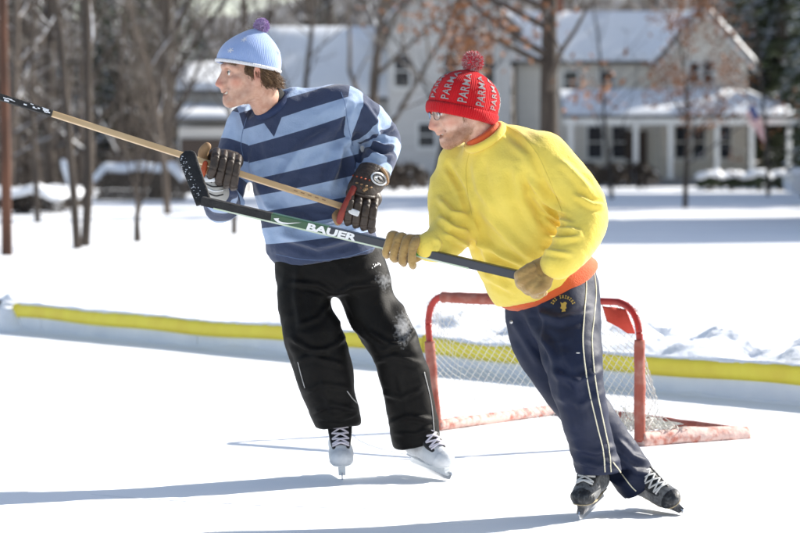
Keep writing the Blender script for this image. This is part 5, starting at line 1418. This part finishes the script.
V = folds(V, Q, [([(505, 130), (530, 152), (545, 185), (560, 212)], 3.6, -12), ([(528, 178), (545, 200), (566, 214)], 2.9, 20), ([(532, 192), (548, 214), (572, 226)], 2.9, 22), ([(540, 215), (556, 228), (580, 232)], 2.5, 19), ([(545, 236), (560, 240), (582, 236)], 2.5, 15),
                 ([(540, 250), (553, 252), (570, 254)], 2.2, 11), ([(470, 215), (482, 245), (498, 280)], 3.6, 15), ([(478, 205), (510, 240), (535, 262)], 4.3, 12), ([(470, 235), (500, 255), (528, 268)], 2.9, 15), ([(488, 262), (505, 268), (520, 272)], 2.9, 16), ([(484, 275), (497, 282), (512, 290)], 2.9, 14),
                 ([(440, 200), (452, 214), (466, 216)], 2.9, 16), ([(440, 218), (452, 228), (470, 232)], 2.5, 19), ([(446, 234), (456, 240), (470, 246)], 2.2, 16), ([(448, 165), (462, 190), (470, 215)], 2.9, -14), ([(575, 195), (592, 205), (604, 206)], 2.5, 14), ([(560, 160), (580, 180), (590, 192)], 3.6, 11),
                 ([(474, 160), (480, 190), (496, 215)], 4.3, 11), ([(436, 238), (440, 245), (436, 252)], 2.2, 12), ([(515, 165), (522, 200), (540, 232)], 4.3, 11)])
V = relax(V, Q, 1, .4)
m_yel = M('yellow_fleece', (.77, .59, .090), (.83, .65, .115), rough=.9, nscale=9, bump=.5, bscale=130, bdist=.004, sheen=.25)
sw2 = mk('yellow_sweatshirt', V, Q, m_yel, p2)
ring('collar', K2-AX2*.008, AX2, .0715, .0160, m_yel, sw2, 1.05)
bs2 = bvh_of(sw2); m_seam2 = M('yellow_seam', (.64, .50, .09), rough=.9)
for ln in ([(503, 124), (522, 136), (536, 152), (546, 172), (556, 196), (562, 212)], [(470, 150), (466, 170), (468, 195), (472, 215)]):
    MB().tube(on_surface(bs2, ln, .0002), .0013, 5).build('seam', m_seam2, sw2, True)
m_or = M('orange_cotton', (.62, .105, .022), (.54, .085, .018), rough=.85, nscale=12, bump=.3, bscale=180, sheen=.2)
vv = volfor([nb2], .16, .005); sleeve(vv, K2+AX2*.004, AX2, .070, .0665, .040); a, b = vv.mesh(1)
ush = mk('undershirt', a, b, m_or, p2)
# undershirt tail below the sweatshirt
v = volfor([P(545, 280, 9.85)], .30, .006)
loftW(v, [(P(552, 287, 9.87), .178, .172), (P(550, 284, 9.87), .186, .178), (P(546, 281, 9.86), .186, .178), (P(538, 264, 9.84), .17, .16)], U2, NH)
V, Q = v.mesh(2); V = wrinkle(V, Q, .006, (9, 9, 14), 41)
mk('shirt_tail', V, Q, m_or, ush)
MB().tube(on_surface(bvh_of(ush.children[0]), [(500, 305), (507, 302), (513, 299), (520, 295)], .004), [.003]+[.006]*22+[.005, .003], 8).build('shirt_hem', M('grey_cloth', (.42, .45, .50), rough=.9), ush, True)
# track trousers
v = volfor(RL2+LL2+[P(552, 270, 9.86)], .22, .0062)
loftW(v, [(P(556, 322, 9.87), .165, .150), (P(553, 306, 9.87), .176, .168), (P(550, 290, 9.86), .174, .166), (P(546, 278, 9.85), .165, .155)], U2, NH)
v.chain(list(zip(LL2, (.118, .116, .094, .081, .081))), .04); v.chain(list(zip(RL2, (.112, .106, .094, .086, .074))), .02)
cut(v, P(551, 281, 9.86), NH, .30, .006); cut(v, LL2[-1], unit((.04, 0, -1)), .15); cut(v, RL2[-1], unit((.55, .1, -.82)), .14)
V, Q = v.mesh(2)
V = wrinkle(V, Q, .012, (5, 5, 7), 51); V = wrinkle(V, Q, .005, (12, 12, 22), 52)
V = folds(V, Q, [([(535, 312), (560, 320), (590, 312)], 4, 10), ([(540, 335), (555, 360), (565, 400)], 5, 11), ([(560, 345), (575, 380), (588, 430)], 5, 10), ([(552, 372), (576, 382), (600, 372)], 4, 12), ([(556, 396), (580, 404), (604, 394)], 4, 10), ([(572, 446), (596, 452), (618, 446)], 3, 9), ([(576, 460), (598, 466), (620, 460)], 3, 11),
                 ([(512, 318), (525, 340), (540, 365)], 4, 9), ([(618, 440), (632, 456), (648, 462)], 3, 10), ([(622, 458), (636, 472), (652, 474)], 3, 10), ([(524, 310), (534, 330), (552, 350)], 4, 8), ([(536, 305), (538, 330), (548, 365)], 3, -9)])
V = relax(V, Q, 1, .35)
m_tr2 = M('navy_nylon', (.008, .013, .036), (.011, .017, .046), rough=.6, nscale=10, bump=.25, bscale=110, bdist=.003, spec=.28)
pp = topx(V); dl, frl = polydist(pp, [(589, 268), (590, 300), (591, 340), (597, 390), (606, 440), (612, 476)])
tr2 = mk('track_trousers', V, Q, m_tr2, p2)
bt2 = bvh_of(tr2)
m_pipe = M('cream_piping', (.72, .68, .52), rough=.7)
for ln in ([(586, 276), (586, 292), (584, 318), (583, 345), (588, 385), (597, 425), (603, 450), (605, 472)], [(594, 272), (596, 292), (594, 318), (592, 342), (596, 385), (604, 425), (609, 450), (611, 472)], [(613, 462), (622, 474), (631, 486), (636, 491)]):
    MB().tube(on_surface(bt2, ln, .0006, 10), .0023, 6).build('piping', m_pipe, tr2, True)
m_gold = M('gold_print', (.42, .30, .07), rough=.6)
E_ = MB()
for k in range(11):                                              # arched line of small letters
    an = R(205+k*13.0); cx, cy = 563+11.5*math.cos(an), 308+11.0*math.sin(an); tx, ty = -math.sin(an), math.cos(an); nx, ny = math.cos(an), math.sin(an)
    if k == 3: continue
    for (a, b, w, h) in (((-.55, 0, .22, 1.5), (.45, 0, .2, 1.5), (0, -1.0, .7, .35), (0, .6, .6, .3)) if k % 2 else ((0, 0, .25, 1.6), (.0, 1.2, .75, .35), (.0, -1.2, .75, .35))):
        E_.add([hit(bt2, cx+tx*(a+dx*w)+nx*(b+dy*h), cy+ty*(a+dx*w)+ny*(b+dy*h), .0022)[0] for dx, dy in ((-1, -1), (1, -1), (1, 1), (-1, 1))], [(0, 1, 2, 3)])
E_.build('arched_lettering', m_gold, tr2)
E_ = MB(); sh = [(-3.2, -4.2), (-1, -3), (1.5, -4.6), (3.4, -3.2), (2.4, -.5), (3.0, 2.2), (1.5, 2.8), (2.2, 5.2), (-1.8, 5.6), (-1.0, 3.0), (-3.0, 2.0), (-2.0, -.6)]
E_.add([hit(bt2, 563.5+x, 306.5+y, .0022)[0] for x, y in sh], [tuple(range(len(sh)))]); E_.build('emblem', m_gold, tr2)
disc(tr2, bt2, 511.5, 322, 1.7, 1.7, M('snap', (.6, .6, .6), rough=.3, metal=.8), 'snap_button', .002, n=12)
disc(tr2, bt2, 578, 353, 2.0, .6, m_wh, 'small_mark', .002, n=8)
# skates
m_tan = M('tan_sole', (.45, .36, .22), rough=.6); m_b2 = M('scuffed_black_skate', (.018, .019, .022), (.12, .125, .13), rough=.45, nscale=75, bump=.35, bscale=90, lo=.5, hi=.8, detail=8); m_b3 = M('grey_skate', (.20, .205, .21), (.09, .09, .095), rough=.5, nscale=80, bump=.3, bscale=80)
m_lc2 = M('grey_lace', (.60, .60, .60), rough=.9); m_h2 = M('dark_holder', (.045, .045, .05), (.30, .30, .31), rough=.45, nscale=18)
skate(p2, (-.34, -.94, -.12), (.04, .0, 1), (G(592, 517)[0], 9.86, 0), m_b3, m_b2, m_b2, m_lc2, m_h2, m_steel, m_b2, K=1.02, sole=m_tan)
skate(p2, (.42, -.88, -.10), (-.60, -.22, .80), (G(664, 510)[0], 10.0, 0), m_b3, m_b2, m_b2, m_lc2, m_h2, m_steel, m_b2, K=.96, sole=m_tan)
# ------------------------------------------------------------------ tan work gloves
m_lea = M('tan_suede', (.40, .26, .09), (.29, .175, .055), rough=.85, nscale=22, bump=.8, bscale=75, bdist=.006, sheen=.3, detail=8)
SB2, HE2 = P(541, 280.3, 9.46), P(205, 201.5, 9.90)               # butt and heel of the dark stick
def on2(px):
    lo, hi = 0., 1.
    for _ in range(40):
        m = (lo+hi)/2; q = SB2+(HE2-SB2)*m
        if 400+q[0]/q[1]*FPX > px: lo = m
        else: hi = m
    return q
def py_of(q): return HOR+(CH-q[2])/q[1]*FPX
ys = on2(405)[1]
def fn(v):
    v.chain([(P(401, 241.5, ys+.012), .021), (P(417, 243, ys+.028), .030), (P(432, 246.5, ys+.025), .040), (P(440, 246, ys+.035), .041)], .02, sq=((0, 1, 0), .85))
    for i, (x, tx, ty, r) in enumerate(((387.5, 385.5, 257, .0135), (395, 393.5, 261, .0145), (403.5, 402.5, 264.5, .015), (411.5, 412, 267, .0145))):
        q = on2(x); b = py_of(q)
        v.chain([(P(x+8, b-8.5, q[1]+.012), .018), (P(x+4, b-8.2, q[1]-.026), .0165), (P(x+1, b+.5, q[1]-.036), r*1.06), (P(tx, ty-5, q[1]-.026), r), (P(tx+1, ty-1.5, q[1]-.002), r*.9)], .004)
    v.chain([(P(424, 251, ys+.03), .022), (P(413, 258, ys+.024), .018), (P(400, 258, ys+.018), .014)], .01)
    cut(v, P(441, 246, ys+.035), (1, .15, .0), .2, .004)
gv = volfor([P(385, 240, ys-.05), P(440, 268, ys+.08)], .05, .0032); fn(gv); a, b = gv.mesh(1)
a = wrinkle(a, b, .005, (32, 32, 32), 61); a = wrinkle(a, b, .002, (70, 70, 70), 62)
mk('work_glove', a, b, m_lea, p2)
ys = on2(528)[1]
def fn(v):
    v.chain([(P(527, 279, ys+.005), .044), (P(540, 272, ys+.012), .047), (P(553, 264, ys+.015), .043), (P(561, 258, ys+.02), .046)], .02, sq=((0, 1, 0), .80))
    for i, (x, y) in enumerate(((517.5, 275.5), (519.5, 282), (525, 288), (532.5, 291.5))):
        v.chain([(P(x+13, y-7, ys-.022), .020), (P(x+4.5, y-2.5, ys-.036), .0175), (P(x+1, y+.5, ys-.012), .0165), (P(x+4, y+3, ys+.022), .015), (P(x+11, y+1, ys+.036), .014)], .006)
    v.chain([(P(548, 277, ys-.020), .020), (P(543, 287, ys-.022), .017), (P(541.5, 293, ys-.012), .0135)], .010)
    cut(v, P(562, 257, ys+.02), (.8, .1, .6), .2, .004)
gv = volfor([P(510, 250, ys-.06), P(566, 300, ys+.08)], .05, .0032); fn(gv); a, b = gv.mesh(1)
a = wrinkle(a, b, .006, (26, 26, 26), 63); a = wrinkle(a, b, .002, (70, 70, 70), 64)
mk('work_glove', a, b, m_lea, p2)

# ------------------------------------------------------------------ sticks
def stick_axes(a, b, roll=0.0):
    x = unit(b-a); n = np.array([0, -1, 0.]); n = unit(n-x*(n@x)); w = np.cross(n, x)
    if w[2] < 0: w = -w
    c, s = math.cos(roll), math.sin(roll); n, w = n*c+w*s, w*c-n*s
    return x, n, w
m_wood = M('pale_stick_wood', (.56, .40, .22), (.48, .32, .16), rough=.4, nscale=5, stretch=(1, 1, 1), bump=.1, bscale=40, coat=.3)
m_tape = M('black_tape', (.012, .012, .013), (.022, .022, .023), rough=.75, nscale=30, bump=.5, bscale=90)
s1 = empty('hockey_stick', (SB1+ST1)/2, 'pale wooden hockey stick with black taped end held across the striped sweater', 'hockey stick')
x, n, w = stick_axes(SB1, ST1, .35); Ls = np.linalg.norm(ST1-SB1); ax = np.array([x, n, w])
iT = on1(52); tT = np.linalg.norm(iT-SB1)
MB().box(SB1+x*(.115+tT)/2, ((tT-.115)/2, .0085, .0120), ax, .0035).build('shaft', m_wood, s1)
MB().box(SB1+x*(tT+Ls)/2, ((Ls-tT)/2, .0092, .0127), ax, .004).build('taped_shaft', m_tape, s1)
MB().box(SB1+x*.055, (.058, .0100, .0135), ax, .004).build('butt_tape', m_bw, s1)
c_ = on1(330); q = np.linalg.norm(c_-SB1)
for k in range(5): MB().box(SB1+x*(q+.03+k*.030)+n*.0087, (.008, .0006, .0022), ax).build('printed_mark', m_glt, s1)
rg = random.Random(12); SP = MB()
for k in range(26):
    t = rg.uniform(tT+.01, Ls-.05); SP.box(SB1+x*t+n*.0094+w*rg.uniform(-.010, .010), (rg.uniform(.003, .012), .0005, rg.uniform(.001, .003)), ax)
SP.build('scuffs', m_snow, s1)
def blade(parent, heel, toe, nrm, wid0, wid1, mat, curve=.02, th=.006, name='blade'):
    d = toe-heel; L = np.linalg.norm(d); x = unit(d); nrm = unit(nrm-x*(nrm@x)); wv = np.cross(nrm, x); V = []; N = 26
    for i in range(N):
        t = i/(N-1); wd = (wid0+(wid1-wid0)*t)/2*min(1, math.sqrt(max(0, 1-((t-.86)/.14)**2)) if t > .86 else 1); c = heel+d*t+nrm*curve*t*t
        tk = th*(1-.35*t)*(1 if t < .97 else .6)
        for k in range(12):
            a = 2*math.pi*k/12; V.append(c+wv*max(wd, .002)*math.copysign(abs(math.cos(a))**.6, math.cos(a))+nrm*tk*math.copysign(abs(math.sin(a))**.7, math.sin(a)))
    Fc = [(i*12+k, i*12+(k+1) % 12, (i+1)*12+(k+1) % 12, (i+1)*12+k) for i in range(N-1) for k in range(12)]+[tuple(range(11, -1, -1)), tuple((N-1)*12+k for k in range(12))]
    return mk(name, V, Fc, mat, parent)
blade(s1, ST1+x*-.01, ST1+x*.15+np.array([-.22, .05, .08]), np.array([0, -1, 0.]), .05, .06, m_tape)
# dark stick with lettering
m_dk = M('dark_navy_shaft', (.010, .014, .026), (.016, .022, .036), rough=.32, nscale=6, coat=.4)
m_gn = M('green_shaft', (.015, .060, .022), (.02, .085, .03), rough=.32, nscale=8, coat=.4); m_pg = M('pale_green_edge', (.42, .55, .34), (.60, .66, .55), rough=.4, nscale=10)
s2 = empty('hockey_stick', (SB2+HE2)/2, 'dark green and black hockey stick with white lettering and taped blade', 'hockey stick')
x, n, w = stick_axes(SB2, HE2, -.30); ax = np.array([x, n, w]); L2 = np.linalg.norm(HE2-SB2)
def t2(px): return float((on2(px)-SB2)@x)
segs = [(-.0, t2(329), m_dk), (t2(329), t2(272), m_gn), (t2(272), L2+.012, m_tape)]
for k, (a, b, mm) in enumerate(segs):
    MB().box(SB2+x*(a+b)/2, ((b-a)/2+(.0004 if k else 0), .0105+.0004*(k == 1)+.0002*(k == 2), .0165+.0004*(k == 1)+.0002*(k == 2)), ax, .0035).build('shaft', mm, s2)
a, b = t2(470), t2(215)
MB().box(SB2+x*(a+b)/2-w*.0150+n*.0045, ((b-a)/2, .0072, .0030), ax, .001).build('edge_stripe', m_pg, s2)
a, b = t2(424), t2(414); MB().box(SB2+x*(a+b)/2+n*.0109, ((b-a)/2, .0006, .0125), ax).build('green_label', M('bright_green_label', (.05, .30, .06), rough=.4), s2)
tv, tf, asp = text2d('85', .02); a, b = t2(427.5), t2(424.5)
def face_text(s, px0, px1, hgt, bold, mat, name, sh=0.0, dw=0.0, off=.0117):
    tv, tf, asp = text2d(s, bold); a, b = t2(px0), t2(px1)
    V = [SB2+x*(a+(b-a)*(p[0]+sh*(p[1]-.5)*hgt/abs(b-a)))+w*((p[1]-.5)*hgt+dw)+n*off for p in tv]
    return mk(name, V, tf, mat, s2, False)
face_text('BAUER', 308.5, 358.0, .0290, .045, m_wh, 'lettering', .25)
stx = MB()
for k in range(3):
    a = t2(427.5-k*1.6); stx.box(SB2+x*a+n*.0110+w*.002, (.0016, .0005, .0085), ax)
stx.build('pale_label', m_wh, s2)
# curved tick-shaped mark
tick = [(0, .55), (.06, .25), (.16, .05), (.30, .0), (.50, .14), (1.0, .95), (.52, .36), (.34, .28), (.22, .32), (.17, .50), (.19, .78)]
a, b = t2(275), t2(303); V = [SB2+x*(a+(b-a)*p[0])+w*((p[1]-.5)*.024)+n*.0118 for p in tick]
mk('tick_mark', V, [tuple(range(len(V)))], m_wh, s2, False)
bl = blade(s2, HE2+x*.004-w*.006, P(183.5, 147.5, 10.02), np.array([0, -1, 0.]), .060, .068, m_tape, -.03, .0065)
SP = MB(); rg = random.Random(3); bb = bvh_of(bl)
for k in range(70):
    t = rg.random(); cx, cy = 202-22*t+rg.uniform(-6, 3), 199-46*t
    p, nn = hit(bb, cx, cy, .0006); r_ = rg.uniform(.0006, .0022); u = unit(np.cross(nn, [0, 0, 1.])); q = np.cross(nn, u)
    SP.add([p+r_*(math.cos(an)*u*1.3+math.sin(an)*q*rg.uniform(.5, 1)) for an in np.linspace(0, 6.28, 7, False)], [tuple(range(7))])
SP.build('snow_flecks', m_snow, bl)
